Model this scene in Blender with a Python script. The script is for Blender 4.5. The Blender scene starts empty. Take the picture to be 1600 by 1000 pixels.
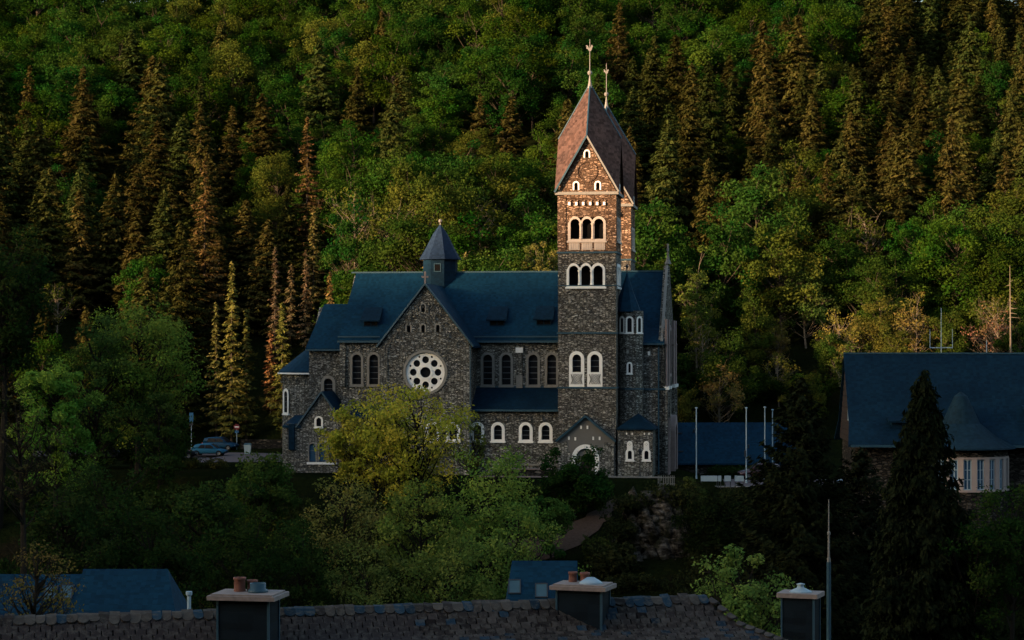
import bpy, math, random
import numpy as np
from mathutils import Vector, Matrix
from mathutils.geometry import tessellate_polygon

# ------------------------------------------------------------------ camera, sky, sun, exposure
scene = bpy.context.scene
FPX, HORIZON, EYE = 3220.0, 540.0, 14.6          # focal length in photo pixels, horizon row, eye height above the church terrace
cam_data = bpy.data.cameras.new('camera')
cam = bpy.data.objects.new('camera', cam_data)
scene.collection.objects.link(cam)
cam.location = (0, 0, EYE)
cam.rotation_euler = (math.radians(90), 0, 0)
cam_data.sensor_width = 36.0
cam_data.lens = 36.0 * FPX / 1600.0
cam_data.shift_y = (HORIZON - 500.0) / 1600.0
cam_data.clip_start = 0.5
cam_data.clip_end = 5000
scene.camera = cam

SUN_EL = math.radians(8.0)
SUN_H = Vector((-0.85, -0.53)).normalized()       # horizontal direction towards the sun (behind the camera, to the left)
world = bpy.data.worlds.new('World'); scene.world = world
world.use_nodes = True
wn = world.node_tree
sky = wn.nodes.new('ShaderNodeTexSky'); sky.sky_type = 'NISHITA'; sky.sun_disc = False
sky.sun_elevation = SUN_EL
sky.sun_rotation = math.atan2(SUN_H.x, SUN_H.y)
sky.air_density = 1.0; sky.dust_density = 1.8; sky.ozone_density = 1.0
bg = wn.nodes['Background']; bg.inputs[1].default_value = 0.145
wn.links.new(sky.outputs[0], bg.inputs[0])

sun_d = bpy.data.lights.new('sun', 'SUN'); sun_d.energy = 5.0; sun_d.angle = math.radians(0.5)
sun_d.color = (1.0, 0.66, 0.40)
sun_o = bpy.data.objects.new('sun', sun_d); scene.collection.objects.link(sun_o)
sdir = Vector((SUN_H.x * math.cos(SUN_EL), SUN_H.y * math.cos(SUN_EL), math.sin(SUN_EL)))
sun_o.rotation_euler = sdir.to_track_quat('Z', 'Y').to_euler()
sun_o.location = sdir * 300

vs = scene.view_settings
vs.view_transform = 'Standard'; vs.look = 'None'; vs.exposure = 1.8; vs.gamma = 1.0
vs.use_curve_mapping = False
scene.cycles.max_bounces = 5; scene.cycles.diffuse_bounces = 3; scene.cycles.glossy_bounces = 2
scene.cycles.transmission_bounces = 2; scene.cycles.use_denoising = True
scene.cycles.caustics_reflective = False; scene.cycles.caustics_refractive = False

rng = np.random.default_rng(7)
R = random.Random(11)
COL = scene.collection

# ------------------------------------------------------------------ materials
def new_mat(name):
    m = bpy.data.materials.new(name); m.use_nodes = True
    nt = m.node_tree
    for n in list(nt.nodes): nt.nodes.remove(n)
    out = nt.nodes.new('ShaderNodeOutputMaterial')
    return m, nt, out
def N(nt, kind, **kw):
    n = nt.nodes.new(kind)
    for k, v in kw.items():
        if isinstance(k, str) and hasattr(n, k): setattr(n, k, v)
    return n
def ramp(nt, stops):
    r = nt.nodes.new('ShaderNodeValToRGB')
    el = r.color_ramp.elements
    while len(el) < len(stops): el.new(0.5)
    for e, (p, c) in zip(el, stops):
        e.position = p; e.color = (*c, 1) if len(c) == 3 else c
    return r
def mixc(nt, a, b, fac, mode='MIX'):
    n = nt.nodes.new('ShaderNodeMix'); n.data_type = 'RGBA'; n.blend_type = mode
    for sock, v in ((n.inputs[0], fac), (n.inputs[6], a), (n.inputs[7], b)):
        if hasattr(v, 'is_output'): nt.links.new(v, sock)
        elif isinstance(v, (int, float)): sock.default_value = v
        else: sock.default_value = (*v, 1)
    return n.outputs[2]
def coords(nt, scale=(1, 1, 1), kind='Object'):
    tc = nt.nodes.new('ShaderNodeTexCoord'); mp = nt.nodes.new('ShaderNodeMapping')
    mp.inputs['Scale'].default_value = scale
    nt.links.new(tc.outputs[kind], mp.inputs[0]); return mp.outputs[0]
def noise(nt, vec, scale, detail=4, rough=0.55):
    n = nt.nodes.new('ShaderNodeTexNoise'); n.inputs['Scale'].default_value = scale
    n.inputs['Detail'].default_value = detail; n.inputs['Roughness'].default_value = rough
    nt.links.new(vec, n.inputs['Vector']); return n
def finish(nt, out, col, rough=0.8, bump=None, bstr=0.4, bdist=0.05, spec=0.3, metal=0.0, coat=0.0):
    b = nt.nodes.new('ShaderNodeBsdfPrincipled')
    if hasattr(col, 'is_output'): nt.links.new(col, b.inputs['Base Color'])
    else: b.inputs['Base Color'].default_value = (*col, 1)
    if hasattr(rough, 'is_output'): nt.links.new(rough, b.inputs['Roughness'])
    else: b.inputs['Roughness'].default_value = rough
    b.inputs['Specular IOR Level'].default_value = spec
    b.inputs['Metallic'].default_value = metal
    b.inputs['Coat Weight'].default_value = coat
    if bump is not None:
        bp = nt.nodes.new('ShaderNodeBump'); bp.inputs['Strength'].default_value = bstr
        bp.inputs['Distance'].default_value = bdist
        nt.links.new(bump, bp.inputs['Height']); nt.links.new(bp.outputs[0], b.inputs['Normal'])
    nt.links.new(b.outputs[0], out.inputs[0])
    return b

def plain(name, col, rough=0.7, var=0.25, scale=3.0, bstr=0.15, spec=0.3, metal=0.0, coat=0.0):
    m, nt, out = new_mat(name)
    v = coords(nt)
    n = noise(nt, v, scale, 5)
    c = mixc(nt, tuple(x * (1 - var) for x in col), tuple(min(1, x * (1 + var)) for x in col), n.outputs[0])
    finish(nt, out, c, rough, n.outputs[0], bstr, 0.02, spec, metal, coat)
    return m

def rubble(name, dark, mid, light, joint, row=0.20, bstr=0.9):
    """thin-bedded schist rubble laid in rough courses"""
    m, nt, out = new_mat(name)
    base = coords(nt)
    wob = noise(nt, base, 1.3, 3)
    add = N(nt, 'ShaderNodeVectorMath', operation='MULTIPLY_ADD')
    add.inputs[1].default_value = (0.10, 0.10, 0.16); nt.links.new(wob.outputs['Color'], add.inputs[0]); nt.links.new(base, add.inputs[2])
    mp = nt.nodes.new('ShaderNodeMapping'); mp.inputs['Scale'].default_value = (1 / (row * 2.6), 1 / (row * 2.6), 1 / row)
    nt.links.new(add.outputs[0], mp.inputs[0])
    v1 = N(nt, 'ShaderNodeTexVoronoi', feature='F1'); v1.inputs['Scale'].default_value = 1; v1.inputs['Randomness'].default_value = 0.85
    v2 = N(nt, 'ShaderNodeTexVoronoi', feature='DISTANCE_TO_EDGE'); v2.inputs['Scale'].default_value = 1; v2.inputs['Randomness'].default_value = 0.85
    nt.links.new(mp.outputs[0], v1.inputs['Vector']); nt.links.new(mp.outputs[0], v2.inputs['Vector'])
    sep = nt.nodes.new('ShaderNodeSeparateColor'); nt.links.new(v1.outputs['Color'], sep.inputs[0])
    r = ramp(nt, [(0.0, dark), (0.35, dark), (0.6, mid), (0.86, mid), (1.0, light)])
    nt.links.new(sep.outputs[0], r.inputs[0])
    jr = ramp(nt, [(0.0, (0, 0, 0)), (0.05, (0.15,) * 3), (0.16, (1, 1, 1))])
    nt.links.new(v2.outputs['Distance'], jr.inputs[0])
    c = mixc(nt, joint, r.outputs[0], jr.outputs[0])
    big = noise(nt, base, 0.35, 4)
    c = mixc(nt, c, (0.55, 0.53, 0.50), big.outputs[0], 'MULTIPLY') if False else c
    fine = noise(nt, base, 14, 4)
    fr = ramp(nt, [(0.3, (0.62,) * 3), (0.7, (1.25,) * 3)]); nt.links.new(fine.outputs[0], fr.inputs[0])
    c = mixc(nt, c, fr.outputs[0], 0.8, 'MULTIPLY')
    br = ramp(nt, [(0.35, (0.78, 0.78, 0.80)), (0.68, (1.12, 1.08, 1.0))]); nt.links.new(big.outputs[0], br.inputs[0])
    c = mixc(nt, c, br.outputs[0], 0.9, 'MULTIPLY')
    # stones stand proud by uneven amounts
    mth = N(nt, 'ShaderNodeMath', operation='MULTIPLY'); nt.links.new(jr.outputs[0], mth.inputs[0])
    a2 = N(nt, 'ShaderNodeMath', operation='MULTIPLY_ADD'); a2.inputs[1].default_value = 0.7; a2.inputs[2].default_value = 0.4
    nt.links.new(sep.outputs[1], a2.inputs[0]); nt.links.new(a2.outputs[0], mth.inputs[1])
    finish(nt, out, c, 0.9, mth.outputs[0], bstr, 0.09, 0.02)
    return m

def slate(name, col, row=0.28, var=0.22, rough=0.62):
    """slate courses following height on any slope"""
    m, nt, out = new_mat(name)
    base = coords(nt)
    mp = nt.nodes.new('ShaderNodeMapping'); mp.inputs['Scale'].default_value = (1 / 0.3, 1 / 0.3, 1 / row)
    nt.links.new(base, mp.inputs[0])
    v1 = N(nt, 'ShaderNodeTexVoronoi', feature='F1', distance='CHEBYCHEV'); v1.inputs['Scale'].default_value = 1; v1.inputs['Randomness'].default_value = 0.25
    nt.links.new(mp.outputs[0], v1.inputs['Vector'])
    sep = nt.nodes.new('ShaderNodeSeparateColor'); nt.links.new(v1.outputs['Color'], sep.inputs[0])
    big = noise(nt, base, 0.25, 5, 0.6)
    r = ramp(nt, [(0.0, tuple(x * (1 - var) for x in col)), (1.0, tuple(x * (1 + var) for x in col))])
    nt.links.new(sep.outputs[0], r.inputs[0])
    b = ramp(nt, [(0.3, (0.72, 0.74, 0.76)), (0.7, (1.4, 1.25, 1.16))]); nt.links.new(big.outputs[0], b.inputs[0])
    c = mixc(nt, r.outputs[0], b.outputs[0], 1.0, 'MULTIPLY')
    sx = nt.nodes.new('ShaderNodeSeparateXYZ'); nt.links.new(mp.outputs[0], sx.inputs[0])
    fr = N(nt, 'ShaderNodeMath', operation='FRACT'); nt.links.new(sx.outputs[2], fr.inputs[0])
    inv = N(nt, 'ShaderNodeMath', operation='SUBTRACT'); inv.inputs[0].default_value = 1.0; nt.links.new(fr.outputs[0], inv.inputs[1])
    rr = N(nt, 'ShaderNodeMapRange'); rr.inputs[3].default_value = rough - 0.1; rr.inputs[4].default_value = rough + 0.18
    nt.links.new(big.outputs[0], rr.inputs[0])
    finish(nt, out, c, rr.outputs[0], inv.outputs[0], 0.35, 0.03, 0.05)
    return m

def leaf_mat(name, hue=0.06, trans=0.3):
    m, nt, out = new_mat(name)
    oi = nt.nodes.new('ShaderNodeObjectInfo')
    at = nt.nodes.new('ShaderNodeAttribute'); at.attribute_name = 'tint'
    hs = nt.nodes.new('ShaderNodeHueSaturation')
    mh = N(nt, 'ShaderNodeMapRange'); mh.inputs[3].default_value = 0.5 - hue; mh.inputs[4].default_value = 0.5 + hue * 0.6
    mv = N(nt, 'ShaderNodeMapRange'); mv.inputs[3].default_value = 1.35; mv.inputs[4].default_value = 0.7
    nt.links.new(at.outputs['Fac'], mh.inputs[0]); nt.links.new(at.outputs['Fac'], mv.inputs[0])
    nt.links.new(mh.outputs[0], hs.inputs['Hue']); nt.links.new(mv.outputs[0], hs.inputs['Value'])
    nt.links.new(oi.outputs['Color'], hs.inputs['Color'])
    d = nt.nodes.new('ShaderNodeBsdfDiffuse'); t = nt.nodes.new('ShaderNodeBsdfTranslucent')
    nt.links.new(hs.outputs[0], d.inputs[0]); nt.links.new(hs.outputs[0], t.inputs[0])
    ms = nt.nodes.new('ShaderNodeMixShader'); ms.inputs[0].default_value = trans
    nt.links.new(d.outputs[0], ms.inputs[1]); nt.links.new(t.outputs[0], ms.inputs[2])
    nt.links.new(ms.outputs[0], out.inputs[0])
    return m

def tinted(name, rough=0.85, scale=9.0, lichen=(0.085, 0.075, 0.062), amount=0.5):
    """object colour plus lichen blotches"""
    m, nt, out = new_mat(name)
    oi = nt.nodes.new('ShaderNodeObjectInfo')
    v = coords(nt)
    addv = N(nt, 'ShaderNodeVectorMath', operation='ADD')
    cr = nt.nodes.new('ShaderNodeCombineXYZ'); mu = N(nt, 'ShaderNodeMath', operation='MULTIPLY'); mu.inputs[1].default_value = 50
    nt.links.new(oi.outputs['Random'], mu.inputs[0]); nt.links.new(mu.outputs[0], cr.inputs[0]); nt.links.new(mu.outputs[0], cr.inputs[1])
    nt.links.new(v, addv.inputs[0]); nt.links.new(cr.outputs[0], addv.inputs[1])
    n = noise(nt, addv.outputs[0], scale, 6, 0.65)
    rr = ramp(nt, [(0.48, (0, 0, 0)), (0.62, (amount,) * 3)]); nt.links.new(n.outputs[0], rr.inputs[0])
    c = mixc(nt, oi.outputs['Color'], lichen, rr.outputs[0])
    finish(nt, out, c, rough, n.outputs[0], 0.4, 0.02, 0.06)
    return m

M = {}
M['stone'] = rubble('schist_rubble', (0.120, 0.118, 0.104), (0.285, 0.28, 0.25), (0.47, 0.46, 0.41), (0.030, 0.028, 0.025), 0.135, 1.0)
M['stone_tower'] = rubble('tower_schist_rubble', (0.120, 0.113, 0.098), (0.28, 0.265, 0.23), (0.46, 0.435, 0.38), (0.030, 0.027, 0.024), 0.135, 1.0)
M['stone_belfry_sun_tint'] = rubble('belfry_sun_tinted_rubble', (0.11, 0.066, 0.042), (0.30, 0.195, 0.13), (0.44, 0.30, 0.21), (0.05, 0.034, 0.024), 0.16, 0.8)  # upper-stage rubble with the warm evening sunlight mixed into its colour
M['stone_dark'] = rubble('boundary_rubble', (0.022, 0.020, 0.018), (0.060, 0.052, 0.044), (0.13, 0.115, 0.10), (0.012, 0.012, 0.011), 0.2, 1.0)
M['slate'] = slate('blue_slate', (0.0027, 0.0205, 0.0415))
M['slate_spire'] = slate('spire_slate', (0.068, 0.041, 0.034), 0.30, 0.4, 0.85)
M['slate_lantern'] = slate('lantern_slate', (0.010, 0.021, 0.043), 0.25, 0.2, 0.6)
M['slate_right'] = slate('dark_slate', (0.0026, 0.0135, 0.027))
M['slate_bay'] = slate('bay_slate', (0.006, 0.019, 0.030))
M['tanstone'] = plain('tan_dressed_stone', (0.37, 0.31, 0.26), 0.85, 0.2, 3, 0.3)
M['zinc'] = plain('painted_zinc', (0.014, 0.045, 0.065), 0.5, 0.2, 4, 0.1)
M['white'] = plain('white_dressed_stone', (0.68, 0.66, 0.61), 0.8, 0.14, 2.5, 0.2)
M['greystone'] = plain('grey_dressed_stone', (0.17, 0.16, 0.14), 0.85, 0.25, 3, 0.3)
M['pinkstone'] = plain('pink_dressed_stone', (0.19, 0.14, 0.125), 0.85, 0.35, 2, 0.3)
M['render'] = plain('grey_render', (0.105, 0.100, 0.09), 0.9, 0.12, 1.5, 0.2)
M['glass'] = plain('dark_leaded_glass', (0.004, 0.005, 0.007), 0.5, 0.3, 6, 0.3, 0.08)
M['void'] = plain('dark_interior', (0.006, 0.006, 0.006), 0.9, 0.1, spec=0.02)
M['lead'] = plain('window_bar', (0.10, 0.11, 0.12), 0.7, 0.1)
M['blueglass'] = plain('sky_reflecting_glass', (0.03, 0.075, 0.13), 0.12, 0.3, 1.5, 0.1, 0.8)
M['metal_pale'] = plain('weathered_pale_metal', (0.15, 0.135, 0.115), 0.6, 0.15, 8, 0.1, 0.5)
M['metal_dark'] = plain('dark_metal', (0.02, 0.022, 0.025), 0.5, 0.2, 6)
M['bark'] = plain('bark', (0.045, 0.036, 0.026), 0.95, 0.4, 6, 0.6, spec=0.02)
M['bark_pale'] = plain('pale_bark', (0.15, 0.12, 0.085), 0.95, 0.35, 5, 0.5, spec=0.02)
M['bark_dark'] = plain('dark_bark', (0.016, 0.014, 0.011), 0.95, 0.3, 5, 0.5, spec=0.02)
M['leaf'] = leaf_mat('broad_leaves')
M['needle'] = leaf_mat('needles', 0.035, 0.15)
M['tile'] = tinted('old_roof_tile')
M['wood_dark'] = plain('dark_stained_boards', (0.03, 0.024, 0.022), 0.8, 0.3, 3, spec=0.02)
M['asphalt'] = plain('asphalt', (0.085, 0.072, 0.075), 0.9, 0.2, 2.0, 0.3, spec=0.02)
M['dirt'] = plain('reddish_gravel_path', (0.062, 0.042, 0.032), 0.95, 0.55, 4, 0.9, spec=0.02)
M['terracotta'] = plain('terracotta', (0.13, 0.05, 0.034), 0.85, 0.25, 10, 0.2)
M['car_blue'] = plain('blue_car_paint', (0.012, 0.075, 0.14), 0.5, 0.05, 2, 0.0, 0.06, 0.0, 0.03)
M['car_navy'] = plain('navy_car_paint', (0.005, 0.030, 0.066), 0.5, 0.05, 2, 0.0, 0.06, 0.0, 0.03)
M['car_black'] = plain('black_car_paint', (0.003, 0.004, 0.006), 0.5, 0.05, 2, 0.0, 0.06, 0.0, 0.03)
M['car_red'] = plain('red_car_paint', (0.05, 0.010, 0.014), 0.35, 0.05, 2, 0.0, 0.5, 0.1, 0.5)
M['car_pale'] = plain('pale_blue_car_paint', (0.10, 0.16, 0.21), 0.3, 0.05, 2, 0.0, 0.5, 0.1, 0.6)
M['rubber'] = plain('rubber', (0.008, 0.008, 0.008), 0.9, 0.1, spec=0.02)
M['lamp_glass'] = plain('lamp_lens', (0.6, 0.6, 0.58), 0.2, 0.05, 2, 0, 0.6)
M['tail'] = plain('red_lens', (0.35, 0.03, 0.025), 0.25, 0.1, 2, 0, 0.6)
M['sign_red'] = plain('sign_red', (0.13, 0.02, 0.02), 0.5, 0.1)
M['sign_blue'] = plain('sign_blue', (0.02, 0.09, 0.17), 0.5, 0.1)
M['pale_paint'] = plain('pale_blue_white_paint', (0.22, 0.29, 0.33), 0.6, 0.1)
M['cream'] = plain('cream_pink_render', (0.25, 0.20, 0.18), 0.85, 0.12, 2)

M['skylight'] = plain('skylight_glass', (0.035, 0.075, 0.095), 0.3, 0.2, 2, 0.05, 0.2)
def rock_mat():
    m, nt, out = new_mat('schist_rock')
    v = coords(nt, (1, 1, 1))
    rot = nt.nodes.new('ShaderNodeMapping'); rot.inputs['Rotation'].default_value = (0.2, math.radians(-62), 0.1); rot.inputs['Scale'].default_value = (0.7, 0.9, 1.6)
    nt.links.new(v, rot.inputs[0])
    n1 = noise(nt, rot.outputs[0], 1.5, 9, 0.7); n2 = noise(nt, v, 0.7, 6, 0.6)
    r = ramp(nt, [(0.40, (0.006, 0.005, 0.004)), (0.48, (0.028, 0.024, 0.019)), (0.57, (0.075, 0.066, 0.056)), (0.68, (0.17, 0.155, 0.135))])
    nt.links.new(n1.outputs[0], r.inputs[0])
    g = ramp(nt, [(0.5, (0, 0, 0)), (0.62, (0.85,) * 3)]); nt.links.new(n2.outputs[0], g.inputs[0])
    c = mixc(nt, r.outputs[0], (0.016, 0.017, 0.008), g.outputs[0])
    finish(nt, out, c, 0.95, n1.outputs[0], 1.0, 0.2, 0.02)
    return m
M['rock'] = rock_mat()
def ground_mat():
    m, nt, out = new_mat('forest_floor_and_grass')
    v = coords(nt)
    n = noise(nt, v, 0.12, 8, 0.6); n2 = noise(nt, v, 1.7, 6, 0.65)
    r = ramp(nt, [(0.35, (0.005, 0.007, 0.003)), (0.55, (0.007, 0.010, 0.003)), (0.7, (0.011, 0.009, 0.005))])
    nt.links.new(n.outputs[0], r.inputs[0])
    b = ramp(nt, [(0.3, (0.6,) * 3), (0.7, (1.3,) * 3)]); nt.links.new(n2.outputs[0], b.inputs[0])
    c = mixc(nt, r.outputs[0], b.outputs[0], 1.0, 'MULTIPLY')
    finish(nt, out, c, 1.0, n2.outputs[0], 0.8, 0.3, 0.0)
    return m
M['ground'] = ground_mat()

# ------------------------------------------------------------------ mesh helpers
class MB:
    def __init__(s): s.v = []; s.f = []; s.mi = []; s.m = 0
    def add(s, verts, faces):
        o = len(s.v); s.v += [tuple(p) for p in verts]
        for f in faces: s.f.append(tuple(i + o for i in f)); s.mi.append(s.m)
        return s
    def box(s, x0, x1, y0, y1, z0, z1):
        return s.add([(x0, y0, z0), (x1, y0, z0), (x1, y1, z0), (x0, y1, z0), (x0, y0, z1), (x1, y0, z1), (x1, y1, z1), (x0, y1, z1)],
                     [(0, 3, 2, 1), (4, 5, 6, 7), (0, 1, 5, 4), (1, 2, 6, 5), (2, 3, 7, 6), (3, 0, 4, 7)])
    def slab(s, poly, t):
        """polygon in 3-D with thickness t downwards"""
        n = len(poly); lo = [(p[0], p[1], p[2] - t) for p in poly]
        return s.add(list(poly) + lo, [tuple(range(n)), tuple(range(2 * n - 1, n - 1, -1))] + [(i, i + n, (i + 1) % n + n, (i + 1) % n) for i in range(n)])
    def hull_ring(s, rings, cap0=True, cap1=True):
        n = len(rings[0]); vs_ = [p for r in rings for p in r]; fs = []
        for k in range(len(rings) - 1):
            for i in range(n):
                j = (i + 1) % n; fs.append((k * n + i, k * n + j, (k + 1) * n + j, (k + 1) * n + i))
        if cap0: fs.append(tuple(range(n - 1, -1, -1)))
        if cap1: fs.append(tuple(range((len(rings) - 1) * n, len(rings) * n)))
        return s.add(vs_, fs)
    def lathe(s, prof, c=(0, 0, 0), n=12, rot=0.0):
        rings = [[(c[0] + r * math.cos(rot + 2 * math.pi * i / n), c[1] + r * math.sin(rot + 2 * math.pi * i / n), c[2] + z) for i in range(n)] for r, z in prof]
        return s.hull_ring(rings)
    def tube(s, pts, rads, n=5):
        rings = []
        pts = [Vector(p) for p in pts]
        for i, p in enumerate(pts):
            d = (pts[min(i + 1, len(pts) - 1)] - pts[max(i - 1, 0)])
            d = d.normalized() if d.length > 1e-6 else Vector((0, 0, 1))
            a = d.orthogonal().normalized() if abs(d.z) < 0.9 else d.cross(Vector((1, 0, 0))).normalized()
            b = d.cross(a)
            rings.append([tuple(p + (a * math.cos(2 * math.pi * k / n) + b * math.sin(2 * math.pi * k / n)) * rads[i]) for k in range(n)])
        return s.hull_ring(rings)
    def plate(s, outer, holes, f, d0, d1):
        """flat plate with holes; f(a, b, d) maps plane coordinates and outward depth; from depth d0 (back) to d1 (front)"""
        loops = [outer] + holes
        tri = tessellate_polygon([[Vector((a, b, 0)) for a, b in lp] for lp in loops])
        flat = [p for lp in loops for p in lp]; n = len(flat)
        fs = [t for t in tri] + [tuple(i + n for i in reversed(t)) for t in tri]
        o = 0
        for lp in loops:
            k = len(lp)
            for i in range(k):
                j = (i + 1) % k; fs.append((o + i, o + j, n + o + j, n + o + i))
            o += k
        return s.add([f(a, b, d1) for a, b in flat] + [f(a, b, d0) for a, b in flat], fs)
    def build(s, name, mat, parent=None, smooth=False):
        me = bpy.data.meshes.new(name); me.from_pydata(s.v, [], s.f)
        mats = mat if isinstance(mat, (list, tuple)) else [mat]
        for m in mats: me.materials.append(m)
        if len(mats) > 1: me.polygons.foreach_set('material_index', s.mi)
        import bmesh
        bm = bmesh.new(); bm.from_mesh(me); bmesh.ops.recalc_face_normals(bm, faces=bm.faces); bm.to_mesh(me); bm.free()
        if smooth: me.polygons.foreach_set('use_smooth', [True] * len(me.polygons))
        me.update()
        return link(name, me, parent)
def link(name, data, parent=None, loc=None):
    o = bpy.data.objects.new(name, data); COL.objects.link(o)
    if parent is not None: o.parent = parent
    if loc is not None: o.location = loc
    return o
def tag(o, label=None, cat=None, group=None, kind=None):
    if label: o['label'] = label
    if cat: o['category'] = cat
    if group: o['group'] = group
    if kind: o['kind'] = kind
    return o
def thing(name, label, cat, loc=(0, 0, 0), rz=0.0, group=None):
    o = link(name, None, None, loc); o.rotation_euler = (0, 0, rz)
    return tag(o, label, cat, group)
def np_mesh(name, V, F, mat, tint=None, smooth=False):
    me = bpy.data.meshes.new(name)
    V = np.asarray(V, np.float32); F = np.asarray(F, np.int32); k = F.shape[1]
    me.vertices.add(len(V)); me.vertices.foreach_set('co', V.ravel())
    me.loops.add(F.size); me.loops.foreach_set('vertex_index', F.ravel())
    me.polygons.add(len(F)); me.polygons.foreach_set('loop_start', np.arange(0, F.size, k, dtype=np.int32))
    me.polygons.foreach_set('loop_total', np.full(len(F), k, np.int32))
    if smooth: me.polygons.foreach_set('use_smooth', np.ones(len(F), bool))
    me.update(calc_edges=True)
    me.materials.append(mat)
    if tint is not None:
        at = me.attributes.new('tint', 'FLOAT', 'FACE'); at.data.foreach_set('value', np.asarray(tint, np.float32))
    return me
def arch(cx, z0, w, h, n=10):
    """round-headed outline, total height h"""
    r = w / 2; s = z0 + h - r
    return [(cx - r, z0), (cx + r, z0)] + [(cx + r * math.cos(math.pi * i / n), s + r * math.sin(math.pi * i / n)) for i in range(n + 1)]
def circle(cx, cz, r, n=20): return [(cx + r * math.cos(2 * math.pi * i / n), cz + r * math.sin(2 * math.pi * i / n)) for i in range(n)]
def rect(a0, a1, b0, b1): return [(a0, b0), (a1, b0), (a1, b1), (a0, b1)]
def world_at(px, py, Y): return Vector(((px - 800) / FPX * Y, Y, EYE + (HORIZON - py) / FPX * Y))
def px_of(p): return 800 + p[0] / p[1] * FPX, HORIZON - (p[2] - EYE) / p[1] * FPX

# ------------------------------------------------------------------ terrain
def sm(a, b, x):
    t = np.clip((x - a) / (b - a), 0, 1); return t * t * (3 - 2 * t)
def hnoise(X, Y):
    return (np.sin(X * 0.031 + 1.3) * np.cos(Y * 0.027 + 0.4) * 2.2 + np.sin(X * 0.083 + Y * 0.05) * 0.9 + np.sin(X * 0.19 - Y * 0.13 + 2) * 0.35)
RIDGE_Y, RIDGE_H = -300.0, 164.5
def edge_front(X):      # front edge of the church terrace
    return 224.0 + np.clip(-(X - 8) * 0.14, -3, 14) + sm(-36, -44, X) * 3
def hill_foot(X):
    return 271.0 + sm(-18, -40, X) * 24 + sm(30, 60, X) * 2
def height(X, Y):
    X = np.asarray(X, float); Y = np.asarray(Y, float)
    e = edge_front(X); hf = hill_foot(X)
    # valley side in front of the terrace
    z = np.where(Y < e, -0.40 * (e - Y) - 0.9 * sm(0, 1.5, e - Y), 0.0)
    z = np.maximum(z, -15.0)
    # terrace: the yard to the right of the church lies lower
    z = np.where(Y >= e, -0.9 * sm(19, 23, X), z)
    # wooded hill
    d = np.maximum(Y - hf, 0)
    hill = d * (96.0 / (497.0 - hf)) * sm(0, 25, d) + hnoise(X, Y) * sm(5, 40, d)
    hill = np.minimum(hill, 95 + hnoise(X, Y) * 1.2 + 0.02 * d)
    z = np.where(Y > hf, z + hill, z)
    # near side: slope up to the viewpoint and the ridge behind it
    near = -15 + 27.8 * sm(112, -4, Y)
    near = near + sm(-14, RIDGE_Y, Y) * (RIDGE_H - 12.8)
    near = np.where(Y < RIDGE_Y, RIDGE_H - (RIDGE_Y - Y) * 0.05, near)
    z = np.where(Y < 130, np.where(Y < 112, near, z), z)
    return z
def build_terrain():
    xs = np.unique(np.concatenate([np.linspace(-1500, -120, 24), np.linspace(-120, 120, 161), np.linspace(120, 1500, 24)]))
    ys = np.unique(np.concatenate([np.linspace(-1500, -320, 12), np.linspace(-320, 180, 70), np.linspace(180, 300, 121), np.linspace(300, 520, 70), np.linspace(520, 2200, 24)]))
    X, Y = np.meshgrid(xs, ys); Z = height(X, Y)
    V = np.stack([X.ravel(), Y.ravel(), Z.ravel()], 1)
    nx, ny = len(xs), len(ys)
    i = np.arange(nx - 1); j = np.arange(ny - 1); I, J = np.meshgrid(i, j)
    a = (J * nx + I).ravel(); F = np.stack([a, a + 1, a + nx + 1, a + nx], 1)
    o = link('ground', np_mesh('ground', V, F, M['ground'], smooth=True))
    tag(o, 'dark grassy valley ground rising into the wooded hill', None, None, 'structure')
    return o
build_terrain()

# ------------------------------------------------------------------ church
TH = math.radians(8.0)
CH_O = Vector((8.36, 230.0, 0.0))
EX = Vector((math.cos(TH), -math.sin(TH), 0)); EY = Vector((math.sin(TH), math.cos(TH), 0))
def L(px, py, v):
    """photo pixel on the church plane at depth v -> local (u, z)"""
    d = Vector(((px - 800) / FPX, 1, (HORIZON - py) / FPX)); c = Vector((0, 0, EYE)) - CH_O
    t = (v - c.dot(EY)) / d.dot(EY); p = c + d * t
    return p.dot(EX), p.z
def U(px, v): return L(px, 600, v)[0]
def Z(py, v, px=800): return L(px, py, v)[1]
def local_world(u, v, z): return CH_O + EX * u + EY * v + Vector((0, 0, z))
church = thing('church', 'large grey stone church with blue slate roofs and twin gabled towers', 'church', CH_O, -TH)
def front(v): return lambda a, b, d: (a, v - d, b)          # wall facing the camera
def side_r(u): return lambda a, b, d: (u + d, a, b)         # wall facing right (a runs along depth)
def side_l(u): return lambda a, b, d: (u - d, a, b)
def back(v): return lambda a, b, d: (a, v + d, b)

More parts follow.
